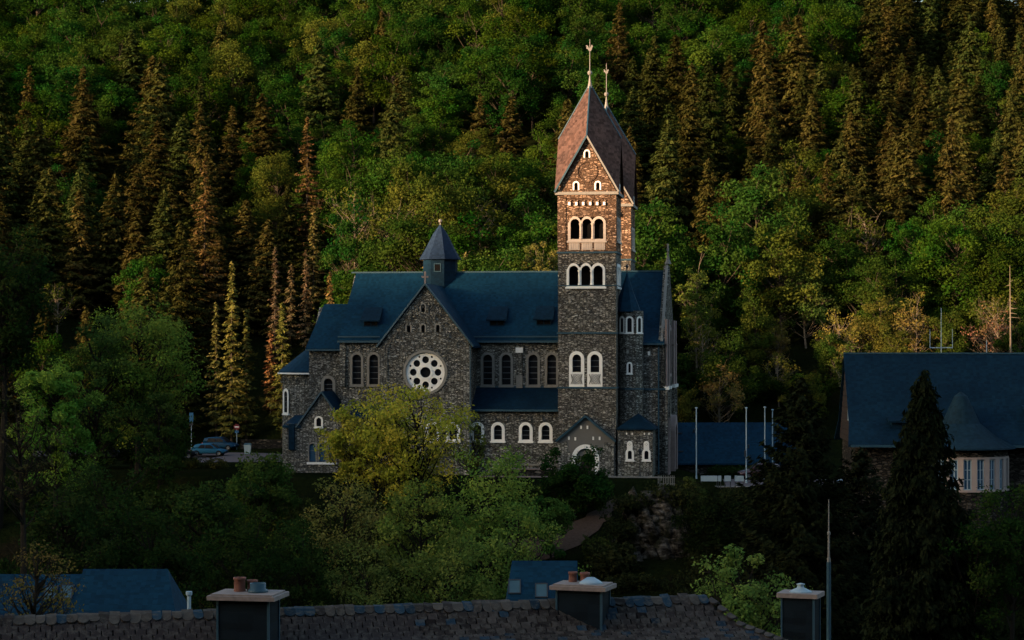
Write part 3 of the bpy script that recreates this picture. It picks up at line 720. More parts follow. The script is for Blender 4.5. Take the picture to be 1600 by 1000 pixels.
# --- choir, apse, sacristy at the left
def choir():
    v = 8.0; F = front(v); a0 = U(483, v); zc = Z(546, v); rid = Z(475, V_RIDGE, 510)
    hol = [window(church, F, U(513, v), Z(615, v), 1.05, Z(592, v) - Z(615, v), 0.36, 0.1, 0.4, 'greystone', 'glass', 2)]
    MB().plate([(a0, 0), (U_E + 0.1, 0), (U_E + 0.1, zc), (a0, zc)], hol, F, -0.8, 0).build('choir_wall', M['stone'], church)
    vb = 2 * V_RIDGE - v
    MB().plate([(v + .8, 0), (vb, 0), (vb, zc + 0.5), (V_RIDGE, rid - 0.4), (v + .8, zc + 0.5)], [], side_l(a0), -0.8, 0).build('choir_gable', M['stone'], church)
    quad_roof('choir_roof', [(a0 - 0.35, v - 0.45, zc + 0.1), (U_E - 0.02, v - 0.45, zc + 0.1), (U_E - 0.02, V_RIDGE, rid), (a0 + 0.6, V_RIDGE, rid)], 0.22, church)
    quad_roof('choir_roof', [(a0 - 0.35, vb + 0.45, zc + 0.1), (a0 + 0.6, V_RIDGE, rid), (U_E - 0.02, V_RIDGE, rid), (U_E - 0.02, vb + 0.45, zc + 0.1)], 0.22, church)
    MB().box(a0 - 0.35, U_E - 0.05, v - 0.6, v - 0.42, zc - 0.18, zc + 0.04).build('gutter', M['zinc'], church)
    for k in range(3): corbel_arch(church, (a0 + 0.9 + k * 1.0, v, zc - 0.75), 0, 1.0, 'stone')
    # apse
    r = 4.0; cv = V_RIDGE; ca = a0 + 0.4; ze = Z(581, cv - 2, 460); za = Z(528, cv, 480)
    n = 18; A = link('apse', None, church)
    ang = [math.pi / 2 + math.pi * i / n for i in range(n + 1)]
    ex = (ca - U(443, cv)) 
    ring = lambda k, z: [(ca + k * ex * math.cos(a), cv + k * 4.6 * math.sin(a), z) for a in ang]
    m = MB(); rings = [ring(1, 0), ring(1, ze)]
    m.hull_ring([[p for p in rg] for rg in rings]); m.build('apse_wall', M['stone'], A)
    m = MB(); m.hull_ring([ring(1.1, ze - 0.08), ring(1.09, ze + 0.1), ring(0.05, za)]); m.build('apse_roof', M['slate'], A)
    MB().hull_ring([ring(1.12, ze - 0.25), ring(1.12, ze - 0.09)]).build('eaves_course', M['white'], A)
    for a in (math.pi * 1.22,):
        px, py = ca + ex * math.cos(a), cv + 4.6 * math.sin(a)
        nx, ny = math.cos(a) / ex, math.sin(a) / 4.6; q = math.hypot(nx, ny); nx, ny = nx / q, ny / q
        f = lambda p, b, d: (px + nx * d - ny * p, py + ny * d + nx * p, b)
        window(A, f, 0, Z(646, cv - 3), 0.85, Z(612, cv - 3) - Z(646, cv - 3), 0.3, 0.12, -0.06, 'white', 'glass', 3, True, A)
    for a in np.linspace(math.pi * 1.06, math.pi * 1.45, 6):
        px, py = ca + ex * math.cos(a), cv + 4.6 * math.sin(a)
        corbel_arch(A, (px, py, ze - 1.0), math.atan2(math.sin(a) / 4.6, math.cos(a) / ex) + math.pi / 2, 0.85, 'stone')
    # sacristy
    v = 2.2; F = front(v); a0, a1 = U(446, v), U(597, V_TRAN) ; zt = Z(664, v)
    S = link('sacristy', None, church); hs = []
    for px in (488, 503.5, 519): hs.append(window(S, F, U(px, v), Z(724, v), 0.78, 2.1, 0.14, 0.07, 0.25, 'greystone', 'blueglass', 1, False, S))
    hs.append(window(S, F, U(498, v), Z(668, v), 0.6, 1.0, 0.2, 0.06, 0.25, 'white', 'glass', 0, True, S))
    g0, g1 = U(470, v), U(536, v); gc = (g0 + g1) / 2; zp = Z(616, v)
    MB().plate([(a0, 0), (a1, 0), (a1, zt), (g1, zt), (gc, zp), (g0, zt), (a0, zt)], hs, F, -0.5, 0).build('sacristy_wall', M['stone'], S)
    MB().plate(rect(v + .5, 8, 0, zt), [], side_l(a0), -0.5, 0).build('sacristy_wall', M['stone'], S)
    MB().box(U(480, v), U(527, v), v - 0.22, v + 0.02, Z(728, v), Z(724.5, v)).build('window_sill', M['white'], S)
    for s, ax in ((-1, g0 - 0.5), (1, g1 + 0.5)):
        MB().slab([Vector(q) for q in ((gc, v - 0.3, zp + 0.25), (gc, 8.2, zp + 0.25), (ax, 8.2, zt - 0.3), (ax, v - 0.3, zt - 0.3))], 0.2).build('sacristy_roof', M['slate'], S)
        MB().tube([(gc, v - 0.33, zp + 0.2), (ax, v - 0.33, zt - 0.4)], [0.13, 0.13], 4).build('gable_coping', M['zinc'], S)
    quad_roof('lean_to_roof', [(g1 + 0.4, v - 0.3, zt + 0.05), (a1, v - 0.3, zt + 0.05), (a1, 7.9, zt + 2.8), (g1 + 0.4, 7.9, zt + 2.8)], 0.2, S)
    quad_roof('lean_to_roof', [(a0 - 0.3, v - 0.3, zt - 0.25), (g0, v - 0.3, zt - 0.25), (g0, 7.9, zt + 0.8), (a0 - 0.3, 7.9, zt + 0.8)], 0.2, S)
    MB().box(U(452, v), U(461, v), v - 0.35, v - 0.02, Z(705, v), Z(664, v)).build('slate_cladding', M['slate_right'], S)
choir()

# --- right of the near tower: stair turret, porch, west front
def west():
    v = 2.2; F = front(v); c = U(985, v); r = 1.42; ze = Z(486, v); za = Z(428, v + 2)
    T = link('stair_turret', None, church)
    MB().lathe([(r, 0), (r, ze)], (c, v + r, 0), 8, math.pi / 8).build('turret_wall', M['stone'], T)
    MB().lathe([(r + 0.22, ze - 0.1), (r + 0.2, ze + 0.06), (0.75, ze + 2.2), (0.05, za)], (c - 0.5, v + r, 0), 8, math.pi / 8).build('turret_roof', M['slate'], T)
    MB().lathe([(0.06, za - 0.1), (0.05, za + 0.5), (0.22, za + 0.75), (0.05, za + 1.0)], (c - 0.5, v + r, 0), 6).build('finial', M['metal_dark'], T)
    ap = r * math.cos(math.pi / 8)
    def facet(k):
        a = -math.pi / 2 + k * math.pi / 4
        return lambda p, b, d: (c + (ap + d) * math.cos(a) - p * math.sin(a), v + r + (ap + d) * math.sin(a) + p * math.cos(a), b)
    for k, pz0, pz1, w in ((0, 519, 497, 0.5), (1, 519, 497, 0.45), (-1, 519, 497, 0.45), (0, 582, 568, 0.26)):
        z0, z1 = Z(pz0, v), Z(pz1, v)
        window(T, facet(k), -0.1 if k == 0 else 0.0, z0, w, z1 - z0, 0.2, 0.10, -0.06, 'white', 'glass', 0, True, T)
    for z in (Z(607, v),): MB().lathe([(r + 0.1, z - 0.1), (r + 0.1, z + 0.1)], (c, v + r, 0), 8, math.pi / 8).build('string_course', M['zinc'], T)
    # corner block of the west front
    v2 = 4.2; F2 = front(v2); a0, a1 = U(1000, v2), U_W; zt = Z(537, v2)
    hs = []
    MB().plate([(TW, 0), (a1, 0), (a1, zt), (TW, zt)], hs, F2, -0.8, 0).build('corner_wall', M['stone'], church)
    u = U(1014, v2); MB().plate(rect(u - 0.12, u + 0.12, Z(555, v2), Z(549, v2)), [], F2, -0.02, 0.06).build('vent', M['white'], church)
    MB().box(TW, a1 + 0.1, v2 - 0.12, v2 + 0.02, Z(609, v2), Z(606, v2)).build('string_course', M['zinc'], church)
    MB().tube([(U(1029, v2), v2 - 0.12, zt), (U(1029, v2), v2 - 0.12, 0.1)], [0.1, 0.1], 6).build('downpipe', M['zinc'], church)
    sl = (Z_RIDGE - Z_EAVE) / (V_RIDGE - V_NAVE)
    quad_roof('corner_roof', [(TW + 0.1, v2 - 0.4, zt + 0.1), (U_W - 0.05, v2 - 0.4, zt + 0.1), (U_W - 0.05, V_NAVE + 1.2, Z_EAVE + 1.4), (TW + 0.1, V_NAVE + 1.2, Z_EAVE + 1.4)], 0.2, church)
    MB().box(TW, U_W, v2 - 0.55, v2 - 0.38, zt - 0.15, zt + 0.05).build('gutter', M['zinc'], church)
    # west gable wall with parapet, blind lancets and a tall portal gable
    W = link('west_front', None, church); f = side_r(U_W)
    vb = 2 * V_RIDGE - v2
    MB().plate([(v2, 0), (vb, 0), (vb, zt + 0.2), (V_RIDGE, Z_RIDGE + 0.6), (v2, zt + 0.2)], [], f, -0.7, 0.0).build('west_wall', M['stone_tower'], W)
    for q0, q1 in (((v2 - 0.1, zt + 0.2), (V_RIDGE, Z_RIDGE + 0.75)), ((vb + .1, zt + 0.2), (V_RIDGE, Z_RIDGE + 0.75))):
        MB().tube([f(q0[0], q0[1], -0.3), f(q1[0], q1[1], -0.3)], [0.2, 0.2], 4).build('gable_coping', M['greystone'], W)
    for vv in (v2 + 0.7, v2 + 4.6, vb - 4.6, vb - 0.7):
        m = MB(); m.box(U_W + 0.001, U_W + 0.35, vv - 0.6, vv + 0.6, 0, 9.6); m.build('buttress', M['stone_tower'], W)
        MB().box(U_W + 0.001, U_W + 0.48, vv - 0.72, vv + 0.72, 9.6, 9.95).build('buttress_cap', M['white'], W)
        m = MB()
        for q in (-0.4, 0, 0.4): m.lathe([(0.16, 9.96), (0.12, 10.2), (0.12, 14.5), (0.2, 14.8)], (U_W + 0.2, vv + q, 0), 6)
        m.build('colonnette', M['pinkstone'], W)
        MB().box(U_W + 0.001, U_W + 0.28, vv - 0.5, vv + 0.5, 14.8, 17.6).build('pier', M['pinkstone'], W)
    wb = MB(); pc = V_RIDGE
    MB().plate(arch(pc, 11, 3.2, 6, 12), [arch(pc, 11.3, 2.5, 5.2, 12)], f, -0.02, 0.15).build('window', M['pinkstone'], W)
    MB().plate(arch(pc, 11.3, 2.49, 5.19, 12), [], f, 0.001, 0.03).build('pane', M['glass'], W)
    MB().plate(arch(pc, 0, 5.0, 6.5, 12), [arch(pc, 0, 3.6, 5.4, 12)], f, -0.02, 0.8).build('west_portal', M['pinkstone'], W)
    MB().plate(arch(pc, 0, 3.59, 5.39, 12), [], f, 0.001, 0.1).build('door', M['wood_dark'], W)
    MB().plate([(v2 + 0.1, 0), (v2 + 2.2, 0), (v2 + 1.15, 6.4)], [[(v2 + 0.5, 0.3), (v2 + 1.8, 0.3), (v2 + 1.15, 5.0)]], f, 0.36, 0.55).build('blind_gable', M['pinkstone'], W)
    cx, cz = U_W - 0.2, Z_RIDGE + 0.8
    m = MB(); m.lathe([(0.4, 0), (0.22, 0.5), (0.13, 1.0), (0.11, 2.4)], (cx, V_RIDGE, cz), 6); m.box(cx - 0.1, cx + 0.1, V_RIDGE - 0.5, V_RIDGE + 0.5, cz + 1.5, cz + 1.75)
    m.build('cross', M['greystone'], W)
    # small porch with pyramid roof
    v3 = -0.2; F3 = front(v3); b0, b1 = U(965, v3), U(1020, v3); zp = Z(668, v3)
    P_ = link('side_porch', None, church); hs = []
    for px in (984, 1010):
        u = U(px, v3)
        MB().plate(arch(u, Z(703, v3), 0.62, 1.1, 8), [], F3, -0.02, 0.07).build('blind_arch', M['white'], P_)
        hs.append(window(P_, F3, u, Z(716, v3), 0.46, 0.95, 0.24, 0.08, 0.3, 'white', 'glass', 0, True, P_))
        cr = MB(); zc = Z(693, v3)
        for q in range(4): cr.lathe([(0.06, -0.02), (0.06, 0.02)], (u + 0.13 * math.cos(q * math.pi / 2), v3 - 0.09, zc + 0.13 * math.sin(q * math.pi / 2)), 6)
        cr.build('carved_rosette', M['greystone'], P_)
    for px in (979, 988, 1007, 1014):
        u = U(px, v3); MB().box(u - 0.08, u + 0.08, v3 - 0.06, v3 + 0.02, Z(678, v3), Z(675, v3)).build('vent', M['white'], P_)
    MB().plate([(b0, 0), (b1, 0), (b1, zp), (b0, zp)], hs, F3, -0.5, 0).build('porch_wall', M['stone'], P_)
    MB().plate(rect(v3 + .5, 4.2, 0, zp), [], side_r(b1), -0.5, 0).build('porch_wall', M['stone'], P_)
    ap_ = (U(997, 1.5), 1.9, Z(645, 1.5))
    e = 0.3; cs = [(b0 - .1, v3 - e, zp), (b1 + e, v3 - e, zp), (b1 + e, 4.1, zp), (b0 - .1, 4.1, zp)]
    m = MB(); m.add(cs + [(p[0], p[1], zp - 0.18) for p in cs] + [ap_], [(0, 1, 8), (1, 2, 8), (2, 3, 8), (3, 0, 8), (0, 4, 5, 1), (1, 5, 6, 2), (2, 6, 7, 3), (3, 7, 4, 0), (7, 6, 5, 4)])
    m.build('porch_roof', M['slate_right'], P_)
west()

# terrace paving, walls, steps
def ribbon(name, pts, width, mat, lift=0.05):
    V, F = [], []
    for i, (x, y) in enumerate(pts):
        a, b = pts[max(i - 1, 0)], pts[min(i + 1, len(pts) - 1)]
        d = Vector((b[0] - a[0], b[1] - a[1])).normalized(); n = Vector((-d.y, d.x))
        w = width if not isinstance(width, (list, tuple)) else width[i]
        for k in range(5):
            s = (k / 4 - 0.5) * w; X, Y = x + n.x * s, y + n.y * s
            V.append((X, Y, float(height(X, Y)) + lift))
    for i in range(len(pts) - 1):
        for k in range(4): a = i * 5 + k; F.append((a, a + 1, a + 6, a + 5))
    me = np_mesh(name, np.array(V), np.array(F), mat)
    return tag(link(name, me), None, None, None, 'structure')
def densify(pts, step=1.0):
    out = []
    for (a, b) in zip(pts[:-1], pts[1:]):
        n = max(1, int(math.dist(a, b) / step))
        for i in range(n): out.append((a[0] + (b[0] - a[0]) * i / n, a[1] + (b[1] - a[1]) * i / n))
    return out + [pts[-1]]
ribbon('car_park_road', densify([(-66, 278), (-50, 277), (-36.5, 274), (-34, 266), (-33, 258)]), 13, M['asphalt'], 0.03)
def ground_hit(px, py):
    """where the sight line through a photo pixel meets the ground in front of the terrace"""
    Ys = np.linspace(165, 240, 1500); Xs = (px - 800) / FPX * Ys; zs = EYE + (HORIZON - py) / FPX * Ys
    k = int(np.argmax(height(Xs, Ys) > zs)); return (float(Xs[k]), float(Ys[k]))
PATH = densify([ground_hit(*q) for q in ((966, 782), (952, 794), (935, 809), (915, 824), (893, 838), (868, 850), (840, 859), (800, 866))], 0.7)
ribbon('path', PATH, [0.9 + 4.6 * (i / len(PATH)) ** 0.8 + 0.3 * math.sin(i * 1.7) + 0.2 * math.sin(i * 3.9) for i in range(len(PATH))], M['dirt'], 0.12)
ribbon('yard', densify([(24, 233), (70, 230)]), 12, M['asphalt'], 0.03)

def boundary_wall(label, p0, p1, z0, z1, thick=0.5, mat='stone_dark', cop='greystone', rail=False):
    p0, p1 = Vector((*p0, 0)), Vector((*p1, 0)); d = p1 - p0; ln = d.length; rz = math.atan2(d.y, d.x)
    o = thing('terrace_wall', label, 'wall', (p0.x, p0.y, z0), rz)
    h = z1 - z0
    MB().box(0, ln, 0, thick, 0, h).build('masonry', M[mat], o)
    n = max(2, int(ln / 1.2))
    cm = None
    for k in range(n):
        if cm is None:
            cs = MB().box(0, ln / n - 0.02, -0.08, thick + 0.08, h, h + 0.12).build('coping_stone', M[cop], o); cm = cs.data
        else:
            cs = link('coping_stone', cm, o); cs.location = (k * ln / n, 0, R.uniform(0, 0.01))
    return o
lw = lambda u, v: local_world(u, v, 0).xy
boundary_wall('low stone terrace wall with pale coping below the aisle windows', lw(-10.4, -0.9), lw(-3.7, -0.9), -1.3, 0.75, cop='pinkstone')
boundary_wall('lower stone retaining wall with pale coping in front of the aisle', lw(-12.6, -2.8), lw(-3.0, -2.8), -2.8, 0.0, cop='pinkstone')
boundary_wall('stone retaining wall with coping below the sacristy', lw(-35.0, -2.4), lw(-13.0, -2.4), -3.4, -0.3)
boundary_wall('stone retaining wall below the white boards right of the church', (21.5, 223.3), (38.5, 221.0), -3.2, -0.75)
boundary_wall('narrow stone wall under the side porch at the path head', lw(-2.8, -2.6), lw(8.5, -2.6), -3.0, 0.05)

# ------------------------------------------------------------------ vegetation builders
def unit(a): return a / np.maximum(np.linalg.norm(a, axis=-1, keepdims=True), 1e-9)
def leaf_quads(P, nrm, size, r, aspect=0.62, sag=None):
    """diamond-ish leaf sprays centred on P facing nrm"""
    n = len(P); h = unit(r.normal(size=(n, 3)))
    if sag is not None: h = unit(h * np.array([1, 1, 0.4]) + sag)
    a = unit(h - nrm * np.sum(h * nrm, 1, keepdims=True)); b = np.cross(nrm, a)
    s = (size * r.uniform(0.6, 1.35, n))[:, None]
    bend = nrm * s * r.uniform(-0.25, 0.25, (n, 1))
    V = np.stack([P - a * s, P - b * s * aspect + bend, P + a * s, P + b * s * aspect + bend], 1).reshape(-1, 3)
    F = np.arange(n * 4).reshape(n, 4)
    return V, F
def crown_clumps(r, H, Rx, zlo, M_, shell=0.45, flat=1.0):
    """clump centres inside an uneven egg-shaped crown"""
    cz = (zlo + H) / 2; hz = (H - zlo) / 2
    d = unit(r.normal(size=(M_, 3)))
    rad = (shell + (1 - shell) * r.random(M_) ** 0.6)
    ph = r.uniform(0, 6.28, 6)
    az = np.arctan2(d[:, 1], d[:, 0])
    wob = 1 + 0.16 * np.sin(2 * az + ph[0]) + 0.12 * np.sin(3 * az + ph[1] + d[:, 2] * 3) + 0.10 * np.sin(5 * d[:, 2] + ph[2])
    P = d * (rad * wob)[:, None] * np.array([Rx, Rx, hz])
    low = P[:, 2] < 0
    P[low, :2] *= (0.75 + 0.25 * (1 + P[low, 2:3] / hz))
    P[:, 2] = P[:, 2] * flat + cz
    return P
def broadleaf(r, H, Rx, zlo, clumps, leaves, leaf, cr=0.27, trunk=None, branch_n=4, shell=0.45, twig=True, upbias=0.45, limb=1.0):
    """returns trunk MB and crown arrays (V, F, tint)"""
    P = crown_clumps(r, H, Rx, zlo, clumps, shell)
    hz = (H - zlo) / 2; cz = (H + zlo) / 2
    tr = trunk or H * 0.018
    tb = MB(); bend = r.normal(size=2) * H * 0.02
    nt_ = 7; tp = []
    top = zlo + (H - zlo) * 0.72
    for i in range(nt_):
        t = i / (nt_ - 1); tp.append((bend[0] * math.sin(t * 3), bend[1] * math.sin(t * 2.4), -0.6 + t * (top + 0.6)))
    tb.tube(tp, [tr * (1.25 if i == 0 else 1.0) * (1 - 0.8 * i / (nt_ - 1)) for i in range(nt_)], 7)
    order = np.argsort(-np.linalg.norm(P[:, :2], axis=1))
    for q in range(clumps):
        p = P[q]; t0 = np.clip((p[2] - zlo) / (H - zlo) * 0.55 + zlo / H * 0.45, 0.15, 0.92)
        z0 = float(np.clip(p[2] - 0.9 * math.hypot(p[0], p[1]) - 0.3, max(zlo - 0.35 * Rx, 0.12 * H), top * 0.96)); t_ = (z0 + 0.6) / (top + 0.6)
        s = np.array([bend[0] * math.sin(t_ * 3), bend[1] * math.sin(t_ * 2.4), z0])
        mid = s + (p - s) * 0.5 + np.array([0, 0, -0.08 * np.linalg.norm(p - s)]) + r.normal(size=3) * 0.05 * np.linalg.norm(p - s)
        w = tr * 0.34 * limb * r.uniform(0.6, 1.2)
        tb.tube([s, mid, s + (p - s) * 0.93], [w, w * 0.6, w * 0.15], branch_n)
        if twig:
            for _ in range(3):
                e = p + r.normal(size=3) * Rx * cr * 0.8
                tb.tube([mid + (p - mid) * r.uniform(0.2, 0.9), e], [w * 0.3, w * 0.06], 3)
    Vs, Fs, Ts = [], [], []
    o = 0
    for q in range(clumps):
        n = int(leaves * r.uniform(0.6, 1.4)); c = P[q]
        rc = Rx * cr * r.uniform(0.7, 1.35)
        d = unit(r.normal(size=(n, 3))) * (r.random((n, 1)) ** 0.45)
        L_ = c + d * np.array([rc, rc, rc * 0.72])
        outw = unit((L_ - np.array([0, 0, cz])) / np.array([Rx, Rx, hz]))
        nr = unit(r.normal(size=(n, 3)) * 0.75 + outw * 0.5 + d * 0.45 + np.array([0, 0, upbias]))
        V, F = leaf_quads(L_, nr, leaf, r)
        Vs.append(V); Fs.append(F + o); o += len(V)
        Ts.append(np.clip(r.uniform(0.2, 0.8) + r.normal(size=n) * 0.07, 0, 1))
    return tb, (np.concatenate(Vs), np.concatenate(Fs), np.concatenate(Ts))
def conifer(r, H, Rb, droop=0.35, step=0.5, nb=7, spray=0.42, gap=0.06, power=0.85, hang=0.0, up=0.25, raggy=0.3):
    tb = MB(); tb.tube([(0, 0, -0.6), (0, 0, H * 0.5), (0.05, 0, H * 0.99)], [H * 0.010, H * 0.006, 0.015], 6)
    Ps, Ns, Dr, Ts, Sz = [], [], [], [], []
    z = H * gap; sect = r.uniform(0.72, 1.2, 8)
    while z < H * 0.985:
        f = 1 - z / H; rad = Rb * f ** power * min(1, 0.5 + (z / H) * 3.5)
        for b in range(max(3, int(nb * (0.6 + 0.5 * f)))):
            az = r.uniform(0, 2 * math.pi); ln = max(0.25, rad * r.uniform(1 - raggy * 1.4, 1 + raggy * 0.5) * sect[int(az / 6.2832 * 8) % 8])
            zb = z + r.normal() * step * 0.35
            k = max(3, int(ln / (spray * 0.55)))
            t = ((np.arange(k) + r.random(k) * 0.9) / k) ** 0.72
            dr = ln * (droop * t ** 1.1 - up * droop * 2.2 * t ** 3)
            ca, sa = math.cos(az), math.sin(az); tint = np.clip(r.uniform(0.1, 0.9), 0, 1)
            for sd in (-1, 1, 0):
                wid = (0.95 * ln * t * (1.02 - t) + 0.08) * r.uniform(0.15, 1.0, k) * sd
                x = ln * t * ca - wid * sa; y = ln * t * sa + wid * ca; zz = zb - dr - np.abs(wid) * 0.35 - hang * r.random(k) * spray * 2
                Ps.append(np.stack([x, y, zz], 1))
                out = np.array([ca, sa, -droop * 0.8 - hang])
                Dr.append(np.tile(out + np.array([-sa, ca, 0]) * sd * 0.7, (k, 1)))
                Ns.append(np.tile(np.array([ca * 0.45, sa * 0.45, 0.8 - hang * 0.5]), (k, 1)) + r.normal(size=(k, 3)) * 0.35)
                Ts.append(np.clip(tint + r.normal(size=k) * 0.12, 0, 1)); Sz.append(spray * (0.8 + 0.3 * t))
            if ln > 1.2 and b % 2 == 0:
                tb.tube([(0, 0, zb + 0.05), (ln * 0.5 * ca, ln * 0.5 * sa, zb - ln * 0.4 * droop), (ln * 0.9 * ca, ln * 0.9 * sa, zb - ln * droop * 0.6)], [0.05, 0.03, 0.01], 3)
        z += step * (0.55 + 0.6 * f) * r.uniform(0.7, 1.3)
    P = np.concatenate(Ps); nr = unit(np.concatenate(Ns)); dr = np.concatenate(Dr); sz = np.concatenate(Sz)
    V, F = leaf_quads(P, nr, sz, r, 0.36, sag=unit(dr) * 2.2)
    return tb, (V, F, np.concatenate(Ts))
def meshes(kind, tb, crown, bark, leafm):
    t = tb.build('trunk', M[bark]); tm = t.data; bpy.data.objects.remove(t)
    cm = np_mesh('crown_' + kind, *crown[:2], M[leafm], crown[2])
    return tm, cm
def put_tree(name, label, cat, tm, cm, loc, scale=1.0, rz=0.0, color=(0.05, 0.09, 0.02), group=None, stretch=1.0, parts=('trunk', 'crown'), tilt=0.0, girth=1.0):
    o = thing(name, label, cat, loc, rz, group)
    o.scale = (scale * girth, scale * girth, scale * stretch); o.rotation_euler = (tilt * 0.6, tilt, rz)
    a = link(parts[0], tm, o); b = link(parts[1], cm, o)
    b.color = (*color, 1)
    return o

# prototypes for the wooded hill
proto_b, proto_s = [], []
for i in range(6):
    r_ = np.random.default_rng(100 + i)
    tb, cr = broadleaf(r_, 16, 4.6 + 0.5 * (i % 3), 3.2, 70, 170, 0.19, 0.30, 0.22, 3, 0.5, False)
    proto_b.append(meshes('broad', tb, cr, 'bark', 'leaf'))
for i in range(3):      # thin, just leafing trees with pale limbs
    r_ = np.random.default_rng(150 + i)
    tb, cr = broadleaf(r_, 15, 4.2, 3.5, 46, 26, 0.24, 0.32, 0.22, 4, 0.35, True)
    proto_b.append(meshes('thin', tb, cr, 'bark_pale', 'leaf'))
for i in range(5):
    r_ = np.random.default_rng(200 + i)
    tb, cr = conifer(r_, 19, 5.6 + 0.6 * (i % 3), 0.45 + 0.12 * (i % 2), 0.50, 10, 0.33, raggy=0.30, power=0.78)
    proto_s.append(meshes('spruce', tb, cr, 'bark_dark', 'needle'))
for i in range(2):      # ragged larch
    r_ = np.random.default_rng(250 + i)
    tb, cr = conifer(r_, 19, 4.9, 0.25, 0.52, 9, 0.32, raggy=0.42, up=0.5, power=0.78)
    proto_s.append(meshes('larch', tb, cr, 'bark', 'needle'))

# ------------------------------------------------------------------ the wooded hill
def hill_type(px, py, r):
    """what grows where, read off the photograph: probability of a conifer and of a yellowing crown"""
    if px < 540:
        con = 0.05 if py < 175 else (0.95 if py < 420 else 0.8)
        if 185 < py < 225: con = 0.6
        if 360 < px < 540 and 200 < py < 330: con = 0.35
        brown = 0.28 if px < 260 or py > 230 else 0.15
    elif px < 980:
        con = 0.04 if py < 150 else (0.42 if py < 270 else 0.08)
        brown = 0.3
    else:
        con = 0.10 if py < 115 else (0.85 if py < 345 else 0.10)
        if px > 1340 and py < 240: con = 0.92
        if py > 370: con = 0.02
        brown = 0.20
    return con, brown
def placed(pts, x, y, d):
    for a, b, dd in pts:
        if (a - x) ** 2 + (b - y) ** 2 < (0.5 * (d + dd)) ** 2: return True
    return False
spots = []
rf = np.random.default_rng(41)
cand = []
Yv = 276.0
while Yv < 500:
    half = Yv * 800 / FPX + 14
    st = 6.8
    for X in np.arange(-half, half, st):
        cand.append((X + rf.uniform(-2.6, 2.6), Yv + rf.uniform(-2.8, 2.8)))
    Yv += 6.6
NAMES = {'b': 'green broadleaf tree', 's': 'dark olive spruce', 'l': 'rusty brown larch', 'y': 'pale yellow-green broadleaf tree'}
LANDMARK = ((150, 'at the left edge of the wood'), (300, 'above the domed tree'), (440, 'above the car park'), (560, 'above the apse'), (700, 'above the ridge turret'), (870, 'above the nave roof'),
            (1000, 'around the spires'), (1130, 'right of the west gable'), (1270, 'above the flagpoles'), (1420, 'above the broad fir'), (1540, 'above the roof aerial'), (9999, 'at the right edge of the wood'))
def zone(px, py):
    side = next(t for x, t in LANDMARK if px < x)
    lvl = 'on the crest' if py < 60 else ('just under the crest' if py < 140 else ('high on the hill' if py < 230 else ('halfway up the hill' if py < 320 else ('low on the hill' if py < 420 else 'at the hill foot'))))
    return lvl + ' ' + side
hill_trees = []
count = {}
for (X, Y) in cand:
    hf_ = float(hill_foot(X))
    if Y < hf_ + 1.5: continue
    lp = Vector((X, Y, 0)) - CH_O; u, v = lp.dot(EX), lp.dot(EY)
    if -40 < u < 16 and v < 33: continue
    if -62 < X < -28 and Y < 298: continue
    z = float(height(X, Y)); px, py = px_of((X, Y, z + 11))
    if px < -90 or px > 1690 or py < -150: continue
    if X > 20 and Y < 303: continue
    if 310 < px < 540 and Y < 326: continue
    con, brown = hill_type(px, py, rf)
    q = rf.random()
    if q < con:
        kind = 'l' if rf.random() < brown else 's'
    else:
        y_p = 0.10
        if px > 1060 and py > 420: y_p = 0.55
        if 440 < px < 900 and py > 330: y_p = 0.35
        kind = 'y' if rf.random() < y_p else 'b'
    cr_d = 5.8 if kind in 'sl' else 6.2
    if placed(spots[-220:], X, Y, cr_d): continue
    spots.append((X, Y, cr_d))
    rz = rf.uniform(0, 6.28)
    if kind in 'sl':
        i = rf.integers(0, 5) if kind == 's' else (rf.integers(5, 7) if rf.random() < 0.4 else rf.integers(0, 5))
        sc = rf.uniform(0.80, 1.25); tm, cm = proto_s[i]
        if kind == 's': c = np.array([0.036, 0.042, 0.010]) * rf.uniform(0.55, 1.25) * np.array([rf.uniform(0.75, 1.25), 1, 1])
        else: c = np.array([0.044, 0.040, 0.010]) * rf.uniform(0.7, 1.2)
        nm, cat = ('spruce_tree', 'spruce') if kind == 's' else ('larch_tree', 'larch')
    else:
        thin = (kind == 'y' and py > 330 and rf.random() < 0.5)
        i = rf.integers(6, 9) if thin else rf.integers(0, 6)
        sc = rf.uniform(0.76, 1.18) * (0.85 if con > 0.3 else 1.0); tm, cm = proto_b[i]
        if kind == 'b': c = np.array([0.016, 0.045, 0.0055]) * (1.15 if (px > 1040 and py > 345) or (600 < px < 880 and py > 220) else 1.0) * rf.uniform(0.65, 1.3) * np.array([rf.uniform(0.7, 1.35), 1, rf.uniform(0.7, 1.3)])
        else: c = np.array([0.042, 0.060, 0.009]) * rf.uniform(0.75, 1.2)
        nm, cat = ('green_broadleaf_tree', 'tree') if kind == 'b' else ('pale_broadleaf_tree', 'tree')  # broadleaf trees of unidentified species, named apart only by crown colour
    zn = zone(px, py); base_sc = 1.02 if kind in 'sl' else 0.95
    adj = ('big ' if sc > base_sc * 1.12 else ('small ' if sc < base_sc * 0.88 else ''))
    t_ = put_tree(nm, adj + NAMES[kind] + ' ' + zn, cat, tm, cm, (X, Y, z), float(sc), float(rz), tuple(float(q) for q in c), NAMES[kind] + 's on the wooded hill', float(rf.uniform(0.88, 1.15)), tilt=float(rf.normal() * 0.02), girth=float(rf.uniform(0.88, 1.22)))
    hill_trees.append((t_, px))
    count[kind] = count.get(kind, 0) + 1
print('hill trees', count)
by_label = {}
for t_, px in hill_trees: by_label.setdefault(t_['label'], []).append((px, t_))
ORD = ('leftmost', 'second', 'third', 'fourth', 'fifth', 'sixth', 'seventh', 'eighth', 'ninth', 'tenth', 'eleventh', 'twelfth', 'thirteenth', 'fourteenth', 'fifteenth')
